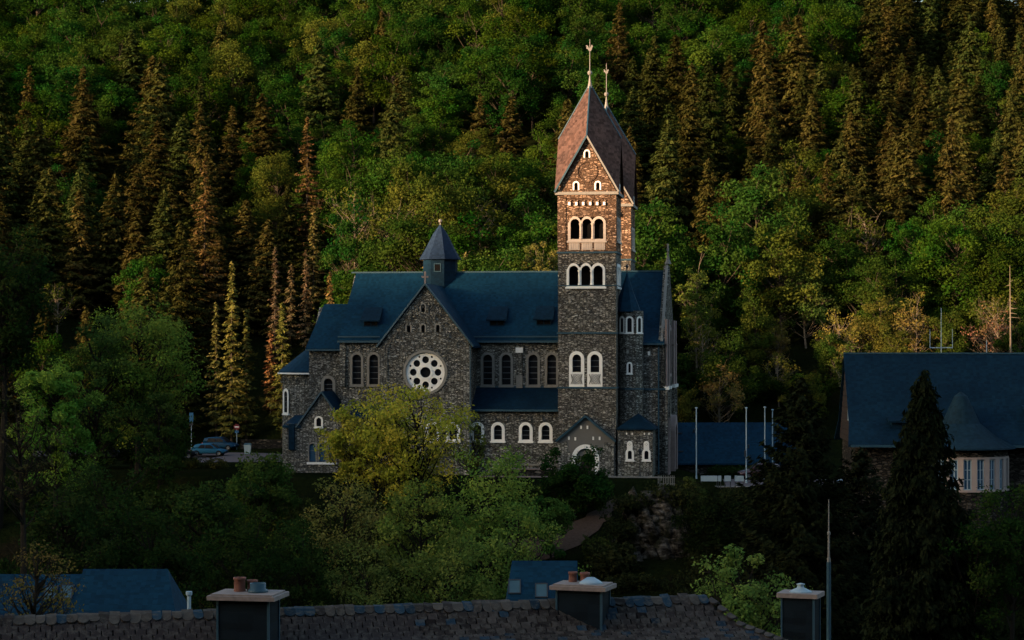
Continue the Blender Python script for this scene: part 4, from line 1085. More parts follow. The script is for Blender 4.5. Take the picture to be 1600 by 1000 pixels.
for lab, lst in by_label.items():
    lst.sort(key=lambda q: q[0]); n = len(lst)
    if n > 1:
        for k, (_, t_) in enumerate(lst):
            t_['label'] = (('rightmost' if k == n - 1 else ORD[min(k, 14)]) + ' ' + lab).replace('pale yellow-green broadleaf', 'pale yellow-green').replace('at the left edge of the wood', 'at the left edge').replace('at the right edge of the wood', 'at the right edge')

# single trees that stand out at the foot of the hill
def at_ground(px, Y): X = (px - 800) / FPX * Y; return (X, Y, float(height(X, Y)))
def solo(name, label, cat, px, Y, H, color, kind='b', seed=1, zbase=None, Rx=None, **kw):
    r_ = np.random.default_rng(seed); loc = list(at_ground(px, Y))
    if zbase is not None: loc[2] = zbase
    bark = kw.pop('bark', 'bark'); group = kw.pop('group', None)
    if kind == 'b':
        tb, cr = broadleaf(r_, H, Rx or H * 0.3, kw.pop('zlo', H * 0.2), kw.pop('clumps', 70), kw.pop('leaves', 100), kw.pop('leaf', 0.2), **kw); lm = 'leaf'
    else:
        tb, cr = conifer(r_, H, Rx or H * 0.18, **kw); lm = 'needle'
    tm, cm = meshes(name, tb, cr, bark, lm)
    return put_tree(name, label, cat, tm, cm, loc, 1, 0, color, group)
def top_h(py, px, Y):
    """height a tree on the ground at (px, Y) needs so that its tip reaches photo row py"""
    return EYE + (HORIZON - py) / FPX * Y - at_ground(px, Y)[2]

for k, (px, Y, py, rx, col) in enumerate((
        (362, 300, 405, 2.6, (0.12, 0.118, 0.026)), (338, 304, 470, 2.0, (0.10, 0.10, 0.026)), (385, 302, 480, 1.9, (0.11, 0.11, 0.026)),
        (441, 299, 470, 2.6, (0.115, 0.12, 0.026)), (423, 308, 515, 1.8, (0.15, 0.085, 0.03)), (430, 318, 385, 1.6, (0.10, 0.075, 0.038)),
        (455, 322, 412, 1.9, (0.10, 0.080, 0.036)), (478, 318, 390, 1.8, (0.11, 0.082, 0.040)), (490, 330, 320, 2.2, (0.12, 0.10, 0.03)), (515, 300, 425, 2.2, (0.14, 0.10, 0.03)),
        (665, 292, 400, 2.0, (0.15, 0.10, 0.03)), (728, 294, 392, 2.2, (0.11, 0.10, 0.03)), (480, 345, 180, 4.0, (0.09, 0.06, 0.02)), (320, 325, 248, 4.6, (0.095, 0.066, 0.020)))):
    nm = ['golden-lit larch with feathery top just left of the apse', 'slim golden larch left of the tallest golden one', 'slim golden larch between the tallest golden one and the apse',
          'yellow-green larch directly behind the round apse', 'small rusty larch beside the apse roof', 'thin nearly bare larch spire behind the apse', 'rusty thin larch above the apse roof',
          'pinkish brown larch left of the nave roof end', 'tall olive larch standing over the nave roof end', 'small amber larch touching the left end of the nave ridge', 'small amber conifer behind the left of the ridge turret',
          'small olive conifer behind the right of the ridge turret', 'big ragged dark conifer towering above the left nave roof', 'broad copper-coloured conifer in the dark wood left of the church'][k]
    solo('larch_tree', nm, 'larch', px, Y, top_h(py, px, Y), col, 'c', 300 + k, None, rx, droop=0.3, step=0.5, nb=6, spray=0.3, raggy=0.4, power=0.7, bark='bark', group='larches around the church')
for k, (px, Y, py, rx, thin, col, nm) in enumerate((
        (1213, 300, 500, 2.3, 14, (0.12, 0.10, 0.022), 'slender pale-barked tree with sparse amber leaves beyond the flagpoles'),
        (1312, 296, 480, 3.6, 16, (0.12, 0.115, 0.022), 'sparse yellow tree with pale forked limbs at the gable end'),
        (1375, 305, 440, 4.4, 22, (0.09, 0.11, 0.018), 'feathery yellow-green tree above the right roof ridge'),
        (1432, 298, 465, 3.6, 18, (0.12, 0.105, 0.022), 'amber half-bare tree beside the roof aerial'),
        (1560, 296, 480, 4.2, 12, (0.17, 0.10, 0.05), 'pinkish nearly bare tree at the far right above the roof'),
        (1125, 285, 570, 3.4, 18, (0.13, 0.11, 0.03), 'grey twiggy tree with yellow top behind the low blue roof'),
        (1090, 300, 395, 3.4, 40, (0.075, 0.11, 0.018), 'light green weeping birch just right of the west gable'),
        (1260, 308, 420, 4.5, 60, (0.06, 0.10, 0.02), 'full green tree right of the slender amber one'),
        (845, 296, 362, 2.6, 60, (0.10, 0.11, 0.025), 'rounded yellow-green tree touching the tower on its left'))):
    solo('pale_broadleaf_tree', nm, 'tree', px, Y, top_h(py, px, Y), col, 'b', 330 + k, None, rx, leaves=int(thin * 2.2), clumps=64, leaf=0.16, cr=0.27, trunk=0.17, limb=0.9, shell=0.3, bark='bark_pale', group='pale trees at the hill foot')
for k, (px, Y, py, rx, col, nm) in enumerate((
        (1080, 311, 470, 4.5, (0.020, 0.050, 0.007), 'dark green tree low behind the west gable'), (1165, 312, 450, 5.0, (0.024, 0.058, 0.007), 'round green tree behind the first two flagpoles'),
        (1480, 311, 455, 4.6, (0.030, 0.062, 0.008), 'green tree behind the roof aerial'), (1525, 309, 470, 4.2, (0.026, 0.056, 0.007), 'green tree left of the dead spruce'), (1350, 313, 420, 5.0, (0.026, 0.058, 0.007), 'green tree rising behind the feathery yellow one'),
        (1610, 306, 430, 4.6, (0.024, 0.050, 0.007), 'green tree right of the dead spruce'), (1190, 292, 590, 3.2, (0.018, 0.040, 0.006), 'dark bushy tree behind the low blue roof'), (1065, 288, 560, 3.4, (0.014, 0.034, 0.006), 'dark tree against the west front'), (1260, 290, 585, 3.4, (0.018, 0.042, 0.006), 'dark bushy tree behind the last flagpole'))):
    solo('broadleaf_tree', nm, 'tree', px, Y, top_h(py, px, Y), col, 'b', 360 + k, None, rx, leaves=150, clumps=75, leaf=0.17, cr=0.27, shell=0.4, twig=False, group='green trees at the hill foot')
for k in range(15):
    px = 1062 + k * 37 + (k * 53 % 17); Y = 283 + (k * 29 % 18); X, _, z = at_ground(px, Y)
    thin = k % 3 == 1; tm, cm = proto_b[6 + k % 3] if thin else proto_b[(k * 5) % 6]
    c = ((0.075, 0.080, 0.014), (0.036, 0.058, 0.009), (0.024, 0.050, 0.008), (0.055, 0.066, 0.011))[(k * 7) % 4]
    put_tree('young_tree', ORD[k] + ' young yellow-green tree along the hill foot, counted from the church', 'tree', tm, cm, (X, Y, z - 0.6), 0.50 + 0.05 * (k * 11 % 6), k * 1.9, c, 'young trees along the hill foot right of the church', 1.0 + 0.06 * (k % 4))
# dead spruce mast
ds = at_ground(1578, 276); m = MB(); Hd = top_h(415, 1578, 276)
m.tube([(0, 0, -0.5), (0.1, 0, Hd * 0.6), (0, 0, Hd)], [0.22, 0.14, 0.03], 6)
dt = thing('dead_spruce', 'dead bare spruce trunk with stub branches above the right roof', 'dead tree', ds)
m.build('trunk', M['bark_pale'], dt)
for k in range(16):
    b = MB(); z_ = Hd * R.uniform(0.62, 0.97); a = R.uniform(0, 6.28); l_ = R.uniform(0.6, 1.8) * (1.15 - z_ / Hd) * 2.2
    b.tube([(0, 0, z_), (l_ * math.cos(a), l_ * math.sin(a), z_ + R.uniform(-0.2, 0.3))], [0.05, 0.015], 4); b.build('branch', M['bark_pale'], dt)

# ------------------------------------------------------------------ trees in front
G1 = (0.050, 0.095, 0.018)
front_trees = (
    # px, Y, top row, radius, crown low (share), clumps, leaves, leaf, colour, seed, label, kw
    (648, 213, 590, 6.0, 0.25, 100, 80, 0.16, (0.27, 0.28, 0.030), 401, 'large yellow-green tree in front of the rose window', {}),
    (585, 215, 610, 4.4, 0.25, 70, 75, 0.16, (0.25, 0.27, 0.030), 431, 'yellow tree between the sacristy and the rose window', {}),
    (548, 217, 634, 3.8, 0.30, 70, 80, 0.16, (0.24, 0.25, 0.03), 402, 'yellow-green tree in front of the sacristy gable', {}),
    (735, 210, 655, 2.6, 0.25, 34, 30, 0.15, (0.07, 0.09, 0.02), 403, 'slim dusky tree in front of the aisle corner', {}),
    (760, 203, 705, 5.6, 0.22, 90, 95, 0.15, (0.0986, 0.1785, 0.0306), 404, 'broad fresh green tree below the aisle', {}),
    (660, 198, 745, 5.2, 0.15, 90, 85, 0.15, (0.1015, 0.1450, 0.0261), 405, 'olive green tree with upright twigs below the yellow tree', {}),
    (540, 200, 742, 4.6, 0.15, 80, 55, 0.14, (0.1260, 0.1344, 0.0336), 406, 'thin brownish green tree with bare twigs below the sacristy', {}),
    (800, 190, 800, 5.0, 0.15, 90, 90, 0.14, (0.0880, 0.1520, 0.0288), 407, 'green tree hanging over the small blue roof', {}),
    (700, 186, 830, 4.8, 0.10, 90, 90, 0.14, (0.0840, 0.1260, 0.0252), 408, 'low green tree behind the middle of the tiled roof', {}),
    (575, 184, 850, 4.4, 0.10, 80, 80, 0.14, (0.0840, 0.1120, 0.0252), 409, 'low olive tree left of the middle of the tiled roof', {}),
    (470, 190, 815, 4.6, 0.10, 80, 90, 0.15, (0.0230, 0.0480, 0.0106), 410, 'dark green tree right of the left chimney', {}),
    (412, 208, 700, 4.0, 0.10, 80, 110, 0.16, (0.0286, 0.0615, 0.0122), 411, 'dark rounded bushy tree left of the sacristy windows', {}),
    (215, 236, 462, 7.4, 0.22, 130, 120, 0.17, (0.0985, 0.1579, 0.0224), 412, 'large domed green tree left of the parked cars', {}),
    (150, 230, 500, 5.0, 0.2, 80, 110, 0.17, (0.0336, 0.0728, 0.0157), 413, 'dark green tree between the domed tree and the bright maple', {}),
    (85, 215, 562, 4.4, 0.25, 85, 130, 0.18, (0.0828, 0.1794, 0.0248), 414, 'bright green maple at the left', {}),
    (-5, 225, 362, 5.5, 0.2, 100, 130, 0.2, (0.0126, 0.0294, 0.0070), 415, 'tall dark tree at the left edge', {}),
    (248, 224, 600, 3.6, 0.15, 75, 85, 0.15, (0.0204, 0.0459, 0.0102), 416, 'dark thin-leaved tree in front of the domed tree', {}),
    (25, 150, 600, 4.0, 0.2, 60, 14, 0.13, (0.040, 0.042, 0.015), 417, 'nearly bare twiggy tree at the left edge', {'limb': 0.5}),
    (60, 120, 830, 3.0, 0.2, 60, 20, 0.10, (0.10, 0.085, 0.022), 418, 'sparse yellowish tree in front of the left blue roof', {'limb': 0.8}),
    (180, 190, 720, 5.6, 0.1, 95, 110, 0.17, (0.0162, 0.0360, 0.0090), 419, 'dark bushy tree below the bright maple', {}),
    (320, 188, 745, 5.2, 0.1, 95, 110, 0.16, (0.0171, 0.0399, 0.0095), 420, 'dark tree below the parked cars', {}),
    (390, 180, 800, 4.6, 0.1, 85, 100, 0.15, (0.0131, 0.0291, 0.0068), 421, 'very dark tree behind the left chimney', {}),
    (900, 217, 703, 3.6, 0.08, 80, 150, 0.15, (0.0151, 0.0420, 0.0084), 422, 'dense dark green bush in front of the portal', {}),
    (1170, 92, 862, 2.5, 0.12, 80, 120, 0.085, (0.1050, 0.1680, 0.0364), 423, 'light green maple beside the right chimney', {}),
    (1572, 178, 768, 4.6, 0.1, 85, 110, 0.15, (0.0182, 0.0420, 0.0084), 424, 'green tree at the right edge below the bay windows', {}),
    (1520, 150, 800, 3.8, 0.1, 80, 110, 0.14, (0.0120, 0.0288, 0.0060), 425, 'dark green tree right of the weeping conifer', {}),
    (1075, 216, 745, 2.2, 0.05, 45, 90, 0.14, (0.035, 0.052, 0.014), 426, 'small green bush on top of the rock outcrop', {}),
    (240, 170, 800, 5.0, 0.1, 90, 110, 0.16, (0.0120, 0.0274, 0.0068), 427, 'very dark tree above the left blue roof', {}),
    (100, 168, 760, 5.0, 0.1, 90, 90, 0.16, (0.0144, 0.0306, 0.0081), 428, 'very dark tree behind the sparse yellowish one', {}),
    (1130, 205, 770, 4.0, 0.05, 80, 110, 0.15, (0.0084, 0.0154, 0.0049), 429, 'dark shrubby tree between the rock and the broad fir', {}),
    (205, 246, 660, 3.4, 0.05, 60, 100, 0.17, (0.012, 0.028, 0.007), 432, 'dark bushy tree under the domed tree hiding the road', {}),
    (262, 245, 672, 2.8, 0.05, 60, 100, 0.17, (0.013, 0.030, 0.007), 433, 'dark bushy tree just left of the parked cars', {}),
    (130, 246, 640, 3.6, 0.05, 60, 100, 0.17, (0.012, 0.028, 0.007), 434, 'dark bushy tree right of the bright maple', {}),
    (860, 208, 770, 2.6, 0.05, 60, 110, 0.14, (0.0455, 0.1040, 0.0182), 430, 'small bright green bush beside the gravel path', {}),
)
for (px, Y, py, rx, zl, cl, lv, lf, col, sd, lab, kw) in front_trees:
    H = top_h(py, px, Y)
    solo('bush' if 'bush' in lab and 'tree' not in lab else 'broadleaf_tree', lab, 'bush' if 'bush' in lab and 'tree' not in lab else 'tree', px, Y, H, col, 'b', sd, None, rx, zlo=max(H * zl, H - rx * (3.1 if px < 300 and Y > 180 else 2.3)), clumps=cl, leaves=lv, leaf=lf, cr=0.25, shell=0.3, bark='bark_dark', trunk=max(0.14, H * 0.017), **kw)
# dark conifers at the right
H = top_h(585, 1252, 165)
solo('fir_tree', 'broad black-green fir with spreading tiers beside the flagpoles', 'fir', 1252, 165, H, (0.010, 0.014, 0.006), 'c', 451, None, 9.6, droop=0.14, step=0.48, nb=14, spray=0.28, raggy=0.35, power=0.8, up=1.3, bark='bark_dark')
H = top_h(572, 1443, 150)
solo('weeping_conifer', 'tall dark weeping conifer in front of the right-hand building', 'conifer', 1443, 150, H, (0.009, 0.013, 0.006), 'c', 452, None, 6.2, droop=0.6, step=0.42, nb=15, spray=0.26, raggy=0.2, power=0.66, hang=1.2, bark='bark_dark')
H = top_h(700, 1340, 175)
solo('fir_tree', 'dark conifer filling the gap between the broad fir and the weeping conifer', 'fir', 1345, 175, H, (0.010, 0.014, 0.007), 'c', 453, None, 6.0, droop=0.2, step=0.5, nb=11, spray=0.28, raggy=0.3, power=0.55, up=1.0, bark='bark_dark')

# undergrowth on the slope below the terrace
pb, sh = [], []
for i in range(4):
    r_ = np.random.default_rng(500 + i); tb, cr = broadleaf(r_, 2.6, 1.9, 0.1, 26, 40, 0.17, 0.4, 0.06, 3, 0.3, False)
    pb.append(meshes('bush', tb, cr, 'bark_dark', 'leaf')); sh.append(cr)
ru = np.random.default_rng(77)
where = [(-90, -36, 190, 239, 120, 'dense dark undergrowth on the bank below the parked cars', (0.014, 0.030, 0.007)), (-36, 10, 182, 223, 130, 'green undergrowth on the slope below the church terrace', (0.026, 0.042, 0.010)),
         (10, 24, 196, 221, 40, 'brownish undergrowth around the rock outcrop', (0.020, 0.026, 0.009)), (22, 75, 165, 219, 100, 'nearly black undergrowth below the right-hand yard', (0.009, 0.015, 0.006))]
for (x0, x1, y0, y1, n, lab, colr) in where:
    Vs, Fs, Ts, off = [], [], [], 0
    for _ in range(n):
        X, Y = ru.uniform(x0, x1), ru.uniform(y0, y1)
        if min((X - a_) ** 2 + (Y - b_) ** 2 for a_, b_ in PATH) < (3.6 if Y < 214 else 2.8) ** 2: continue
        if X > 0 and any(0 < b_ - Y < 7 and abs(X - a_) < 2.5 for a_, b_ in PATH) and ru.random() < 0.97: continue
        if Y > float(edge_front(X)) - 1.6: continue
        if (X - 15.2) ** 2 + (Y - 208) ** 2 < 24 and Y < 210: continue
        V, F, T = sh[ru.integers(0, 4)]; k = ru.uniform(0.6, 1.35); a_ = ru.uniform(0, 6.28); c_, s_ = math.cos(a_), math.sin(a_)
        W_ = np.stack([(V[:, 0] * c_ - V[:, 1] * s_) * k + X, (V[:, 0] * s_ + V[:, 1] * c_) * k + Y, V[:, 2] * k * ru.uniform(0.8, 1.4) + float(height(X, Y)) - 0.15], 1)
        Vs.append(W_); Fs.append(F + off); off += len(V); Ts.append(np.clip(T * 0.5 + ru.uniform(0, 0.5), 0, 1))
    if 'rock' in lab:
        for (X, Y, z_, k) in ((11.8, 209.5, -2.0, 0.9), (13.4, 210.0, -1.7, 0.8), (15.4, 210.4, -1.5, 0.9), (17.4, 210, -1.6, 1.0), (10.8, 208.5, -4.2, 0.9), (10.5, 207.6, -6.2, 0.9), (11.4, 206.6, -8.4, 0.8), (19.4, 209, -3.0, 1.1), (20.2, 208, -5.5, 1.2), (19.4, 206.6, -8.0, 1.0), (12.4, 206, -10.4, 0.8), (18.6, 207.2, -2.6, 0.7), (21.0, 207.0, -9.5, 1.1)):
            V, F, T = sh[ru.integers(0, 4)]
            Vs.append(V * k + np.array([X, Y, z_ - 0.5])); Fs.append(F + off); off += len(V); Ts.append(T)
    o = link('undergrowth', np_mesh('undergrowth', np.concatenate(Vs), np.concatenate(Fs), M['leaf'], np.concatenate(Ts)))
    o.color = (*colr, 1); tag(o, lab, 'undergrowth', None, 'stuff')
# roadside hedge behind the cars and in front of the low blue roof
for k, (px, Y) in enumerate([(x, 262) for x in (302, 318, 332, 346, 372)] + [(x, 246) for x in range(1118, 1166, 10)]):
    X = (px - 800) / FPX * Y
    wh = 'along the edge of the car park' if px < 800 else 'in front of the low blue roof'
    tm, cm = pb[k % 4]
    put_tree('shrub', ORD[k % 5] + ' clipped green shrub from the left ' + wh, 'shrub', tm, cm, (X, Y if px > 800 else 246 + ru.uniform(-2, 2), float(height(X, Y)) - 0.3), 0.62 if px < 800 else 0.6, k * 1.3, (0.05, 0.055, 0.014) if px < 800 else (0.020, 0.040, 0.010), 'clipped shrubs ' + wh, parts=('stem', 'foliage'))

# rock outcrop
from mathutils import noise as mnoise
def rock():
    n, mrow = 110, 84; V = []
    cx, cy = 15.2, 211.5
    tilt = Matrix.Rotation(math.radians(-62), 3, 'Y') @ Matrix.Rotation(math.radians(14), 3, 'X')
    for j in range(mrow):
        t = j / (mrow - 1); z = -13 + t * 11.2
        for i in range(n):
            a = 2 * math.pi * i / n
            rad = 5.2 * (1 - t ** 2.0 * 0.62) * (0.88 + 0.12 * math.cos(2 * a))
            p = Vector((rad * math.cos(a), rad * math.sin(a), z))
            q = tilt @ p
            bed = q.z * 1.05 + 0.5 * mnoise.noise(p * 0.5)
            k = math.floor(bed); fr = bed - k
            step = mnoise.cell(Vector((k * 1.7, math.floor(q.x * 0.35 + k * 0.37), math.floor(q.y * 0.45 + k * 0.21))))
            rad = rad * 0.93 + 0.6 * (step - 0.5) + 0.25 * fr + 1.1 * mnoise.noise(p * 0.28) + 0.40 * mnoise.noise(p * 0.9) + 0.20 * mnoise.noise(p * 2.3)
            V.append((cx + rad * math.cos(a), cy + rad * 0.95 * math.sin(a), z + 0.22 * mnoise.noise(p * 1.3 + Vector((9, 0, 0)))))
    V.append((cx, cy, -1.6))
    F = []
    for j in range(mrow - 1):
        for i in range(n):
            a, b = j * n + i, j * n + (i + 1) % n; F += [(a, b, b + n), (a, b + n, a + n)]
    for i in range(n): F.append(((mrow - 1) * n + i, (mrow - 1) * n + (i + 1) % n, mrow * n))
    rr = random.Random(5); ax = Vector((0.42, 0.12, -0.9)).normalized(); b1 = ax.cross(Vector((0, 1, 0))).normalized(); b2 = ax.cross(b1)
    for k in range(170):
        t = rr.random() ** 0.9; z = -12.5 + t * 11.2; a = math.radians(rr.uniform(175, 365)); rad = (5.6 * (1 - t ** 2.2 * 0.60)) * (0.88 + 0.12 * math.cos(2 * a)) * rr.uniform(0.80, 0.98)
        c = Vector((cx + rad * math.cos(a), cy + rad * 0.95 * math.sin(a), z))
        h_ = (rr.uniform(0.25, 0.8), rr.uniform(0.3, 0.9), rr.uniform(0.5, 1.9)); o_ = len(V)
        d1 = (b1 + b2 * rr.gauss(0, 0.25) + ax * rr.gauss(0, 0.15)).normalized(); d3 = (ax + b2 * rr.gauss(0, 0.2)).normalized(); d2 = d1.cross(d3)
        for sz in (-1, 1):
            for sx, sy in ((-1, -1), (1, -1), (1, 1), (-1, 1)):
                p = c + d1 * sx * h_[0] * rr.uniform(0.55, 1.15) + d2 * sy * h_[1] * rr.uniform(0.55, 1.15) + d3 * sz * h_[2] * rr.uniform(0.5, 1.1)
                V.append(tuple(p))
        for q in ((0, 1, 2), (0, 2, 3), (4, 6, 5), (4, 7, 6), (0, 5, 1), (0, 4, 5), (1, 6, 2), (1, 5, 6), (2, 7, 3), (2, 6, 7), (3, 4, 0), (3, 7, 4)): F.append(tuple(o_ + i for i in q))
    o = link('rock_outcrop', np_mesh('rock_outcrop', np.array(V), np.array(F), M['rock']))
    return tag(o, 'jagged bare rock outcrop below the church terrace', 'rock')
rock()

# ------------------------------------------------------------------ right-hand building
def right_house():
    Y = 205.0; rz = math.radians(-4)
    p = world_at(1318, 552, Y)
    H_ = thing('slate_roofed_house', 'large house with steep dark blue roof and round bay at the right', 'house', (p.x, Y, 0), rz)
    zr = p.z; ze = EYE + (540 - 690) / FPX * (Y - 7)
    Ln = 34; hd = 7.2; zg = -4.0
    off = 0.0
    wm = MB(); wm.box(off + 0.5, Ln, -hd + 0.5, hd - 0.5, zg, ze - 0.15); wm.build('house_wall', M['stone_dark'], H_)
    # gable in dark boards
    g = MB(); gf = lambda a, b, d: (off + 0.3 - d, a, b)
    g.plate([(-hd + 0.4, ze - 0.2), (hd - 0.4, ze - 0.2), (0, zr - 0.35)], [], gf, -0.3, 0.0); g.build('gable_wall', M['wood_dark'], H_)
    for k in range(16):
        z0 = ze - 0.2 + k * 0.55; w = (hd - 0.45) * (1 - (z0 + 0.5 - ze) / (zr - ze))
        if w < 0.3: break
        MB().box(off + 0.22, off + 0.3, -w, w, z0, z0 + 0.5).build('gable_board', M['wood_dark'], H_)
    wn_ = MB().plate(rect(-3.9, -2.9, ze + 1.9, ze + 3.1), [rect(-3.75, -3.05, ze + 2.05, ze + 2.95)], gf, 0.0, 0.16).build('window', M['pale_paint'], H_)
    MB().plate(rect(-3.75, -3.05, ze + 2.05, ze + 2.95), [], gf, 0.09, 0.11).build('pane', M['blueglass'], wn_)
    for s in (-1, 1):
        e = hd + 0.6; zz = ze - 0.25
        rows = [(0.0, zr), (e * 0.72, ze + (zr - ze) * 0.22), (e, zz)]
        for (d0, z0), (d1, z1) in zip(rows[:-1], rows[1:]):
            MB().slab([Vector(q) for q in ((off, s * d0, z0), (Ln, s * d0, z0), (Ln + 0.0, s * d1, z1), (off + (-0.25 if d1 == e else 0), s * d1, z1))], 0.22).build('house_roof', M['slate_right'], H_)
    MB().box(off, Ln, -0.14, 0.14, zr - 0.08, zr + 0.08).build('ridge_cap', M['zinc'], H_)
    MB().box(off, Ln, -hd - 0.76, -hd - 0.58, ze - 0.5, ze - 0.28).build('gutter', M['zinc'], H_)
    # round bay with conical roof
    bx, by = 10.5, -hd + 0.2
    bay = link('round_bay', None, H_)
    r = 4.4; zt = ze - 0.5
    n = 12
    MB().lathe([(r, zg), (r, 0.25 + 0.6)], (bx, by, 0), 24).build('bay_wall', M['stone_dark'], bay)
    MB().lathe([(r, zt - 0.75), (r, zt)], (bx, by, 0), 24).build('bay_wall', M['stone_dark'], bay)
    zb, zw = 0.85, zt - 0.75
    MB().lathe([(r + 0.14, zb), (r + 0.14, zb + 0.2)], (bx, by, 0), 24).build('bay_sill', M['cream'], bay)
    MB().lathe([(r + 0.1, zw - 0.2), (r + 0.1, zw)], (bx, by, 0), 24).build('bay_lintel', M['cream'], bay)
    MB().lathe([(r - 0.35, zb + 0.2), (r - 0.35, zw - 0.2)], (bx, by, 0), 24).build('bay_room', M['void'], bay)
    for k in range(13):
        a = math.pi + math.pi * (k - 0.5) / 11
        c, s = math.cos(a), math.sin(a)
        fc = lambda p, b, d, c=c, s=s: (bx + (r + d) * c - p * s, by + (r + d) * s + p * c, b)
        hw = r * math.tan(math.pi / 22)
        MB().plate(rect(hw - 0.27, hw + 0.24, zb + 0.2, zw - 0.2), [], fc, -0.3, 0.03).build('bay_pier', M['cream'], bay)
        wp = hw - 0.27
        fr = [rect(-wp + 0.08 + q * (2 * wp - 0.08) / 2, -wp - 0.02 + (q + 1) * (2 * wp - 0.08) / 2, zb + 0.3 + h * (zw - zb - 0.55) / 3, zb + 0.24 + (h + 1) * (zw - zb - 0.55) / 3) for q in range(2) for h in range(3)]
        MB().plate(rect(-wp, wp, zb + 0.2, zw - 0.2), fr, fc, -0.2, -0.1).build('window', M['pale_paint'], bay)
        MB().plate(rect(-wp, wp, zb + 0.21, zw - 0.21), [], fc, -0.19, -0.17).build('pane', M['blueglass'], bay)
    za = EYE + (540 - 612) / FPX * (Y - 7)
    MB().lathe([(r + 0.75, zt - 0.05), (r + 0.7, zt + 0.1), (r - 0.9, zt + 0.95), (r - 2.6, zt + 2.3), (0.6, za - 0.4), (0.05, za)], (bx, by, 0), 28).build('bay_roof', M['slate_bay'], bay)
    # dormer to the right of the bay
    d = link('dormer', None, H_)
    MB().box(17.0, 19.6, -hd + 0.9, -1.5, ze + 0.9, ze + 3.0).build('dormer_wall', M['slate_right'], d)
    MB().slab([Vector(q) for q in ((16.7, -hd + 0.4, ze + 3.0), (19.9, -hd + 0.4, ze + 3.0), (19.9, 0, ze + 4.2), (16.7, 0, ze + 4.2))], 0.2).build('dormer_roof', M['slate_right'], d)
    MB().box(17.3, 18.2, -hd + 0.84, -hd + 0.95, ze + 1.3, ze + 2.7).build('pane', M['blueglass'], d)
    d2 = link('dormer', None, H_)
    MB().box(4.0, 5.6, -hd + 0.9, -1.5, ze + 0.7, ze + 2.0).build('dormer_wall', M['slate_right'], d2)
    MB().slab([Vector(q) for q in ((3.7, -hd + 0.5, ze + 2.0), (5.9, -hd + 0.5, ze + 2.0), (5.9, 0, ze + 3.6), (3.7, 0, ze + 3.6))], 0.2).build('dormer_roof', M['slate_right'], d2)
    # aerials on the ridge
    a = thing('roof_aerial', 'thin forked radio aerial standing on the right-hand roof ridge', 'aerial', (p.x, Y, 0), rz)
    ax = 9.6
    MB().tube([(ax, 0, zr), (ax, 0, zr + 4.5)], [0.05, 0.03], 6).build('mast', M['pale_paint'], a)
    MB().tube([(ax - 1.1, 0, zr + 0.55), (ax + 1.1, 0, zr + 0.55)], [0.05, 0.05], 6).build('crossbar', M['pale_paint'], a)
    for s in (-1.1, 1.1): MB().tube([(ax + s, 0, zr + 0.5), (ax + s, 0, zr + 2.4)], [0.035, 0.025], 5).build('rod', M['pale_paint'], a)
    b = thing('lightning_rod', 'single short rod on the right-hand roof ridge', 'rod', (p.x + 14.0, Y - 1.0, zr))
    MB().tube([(0, 0, -0.1), (0, 0, 1.3)], [0.05, 0.03], 6).build('mast', M['pale_paint'], b)
right_house()

# ------------------------------------------------------------------ low blue-roofed building, flagpoles, boards
def low_house():
    Y = 252.0; p0, p1 = world_at(1040, 660, Y), world_at(1260, 660, Y); ze = EYE + (540 - 723) / FPX * (Y - 5)
    o = thing('low_building', 'long low building with plain blue roof right of the church', 'building', (p0.x, Y, 0))
    Ln = p1.x - p0.x; zr = p0.z
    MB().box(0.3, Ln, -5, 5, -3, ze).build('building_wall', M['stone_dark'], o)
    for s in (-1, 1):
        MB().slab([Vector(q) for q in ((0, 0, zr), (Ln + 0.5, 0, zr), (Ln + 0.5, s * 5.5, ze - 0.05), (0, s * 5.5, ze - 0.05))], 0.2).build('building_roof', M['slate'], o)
    MB().plate([(-5, ze), (5, ze), (0, zr - 0.2)], [], lambda a, b, d: (0.4 - d, a, b), -0.2, 0).build('gable_wall', M['stone_dark'], o)
    for px, py in ((1060, 678), (1060, 706), (1083, 676), (1166, 700)):
        f = (py - 660) / 63; y = -5.5 * f; z = zr + (ze - zr) * f; x = (px - 1040) / FPX * (Y + y)
        MB().box(x - 0.28 if px < 1070 else x - 0.1, x + 0.28 if px < 1070 else x + 0.1, y - 0.12, y + 0.1, z, z + (0.12 if px < 1070 else 0.42)).build('roof_vent', M['metal_dark'], o)
low_house()
for px, top, Y, bot, lab in ((1088, 638, 232, 740, 'white flagpole nearest to the church'), (1166, 638, 232, 742, 'white flagpole second from the church, with a small box'), (1195, 637, 236, 740, 'white flagpole third from the church'), (1207, 641, 246, 735, 'thinner white flagpole farthest from the church')):
    a, b = world_at(px, top, Y), world_at(px, bot, Y); zg = float(height(a.x, Y))
    o = thing('flagpole', lab, 'flagpole', (a.x, Y, zg), 0, 'flagpoles right of the church')
    MB().lathe([(0.11, -0.2), (0.11, 0.3), (0.075, 0.35), (0.06, a.z - zg)], (0, 0, 0), 8).build('pole', M['pale_paint'], o)
    MB().lathe([(0.16, 0), (0.16, 0.07), (0.05, 0.14)], (0, 0, a.z - zg), 8).build('cap', M['pale_paint'], o)
    if px == 1166: MB().box(-0.22, -0.04, -0.12, 0.12, 3.0, 3.7).build('rope_box', M['metal_dark'], o)
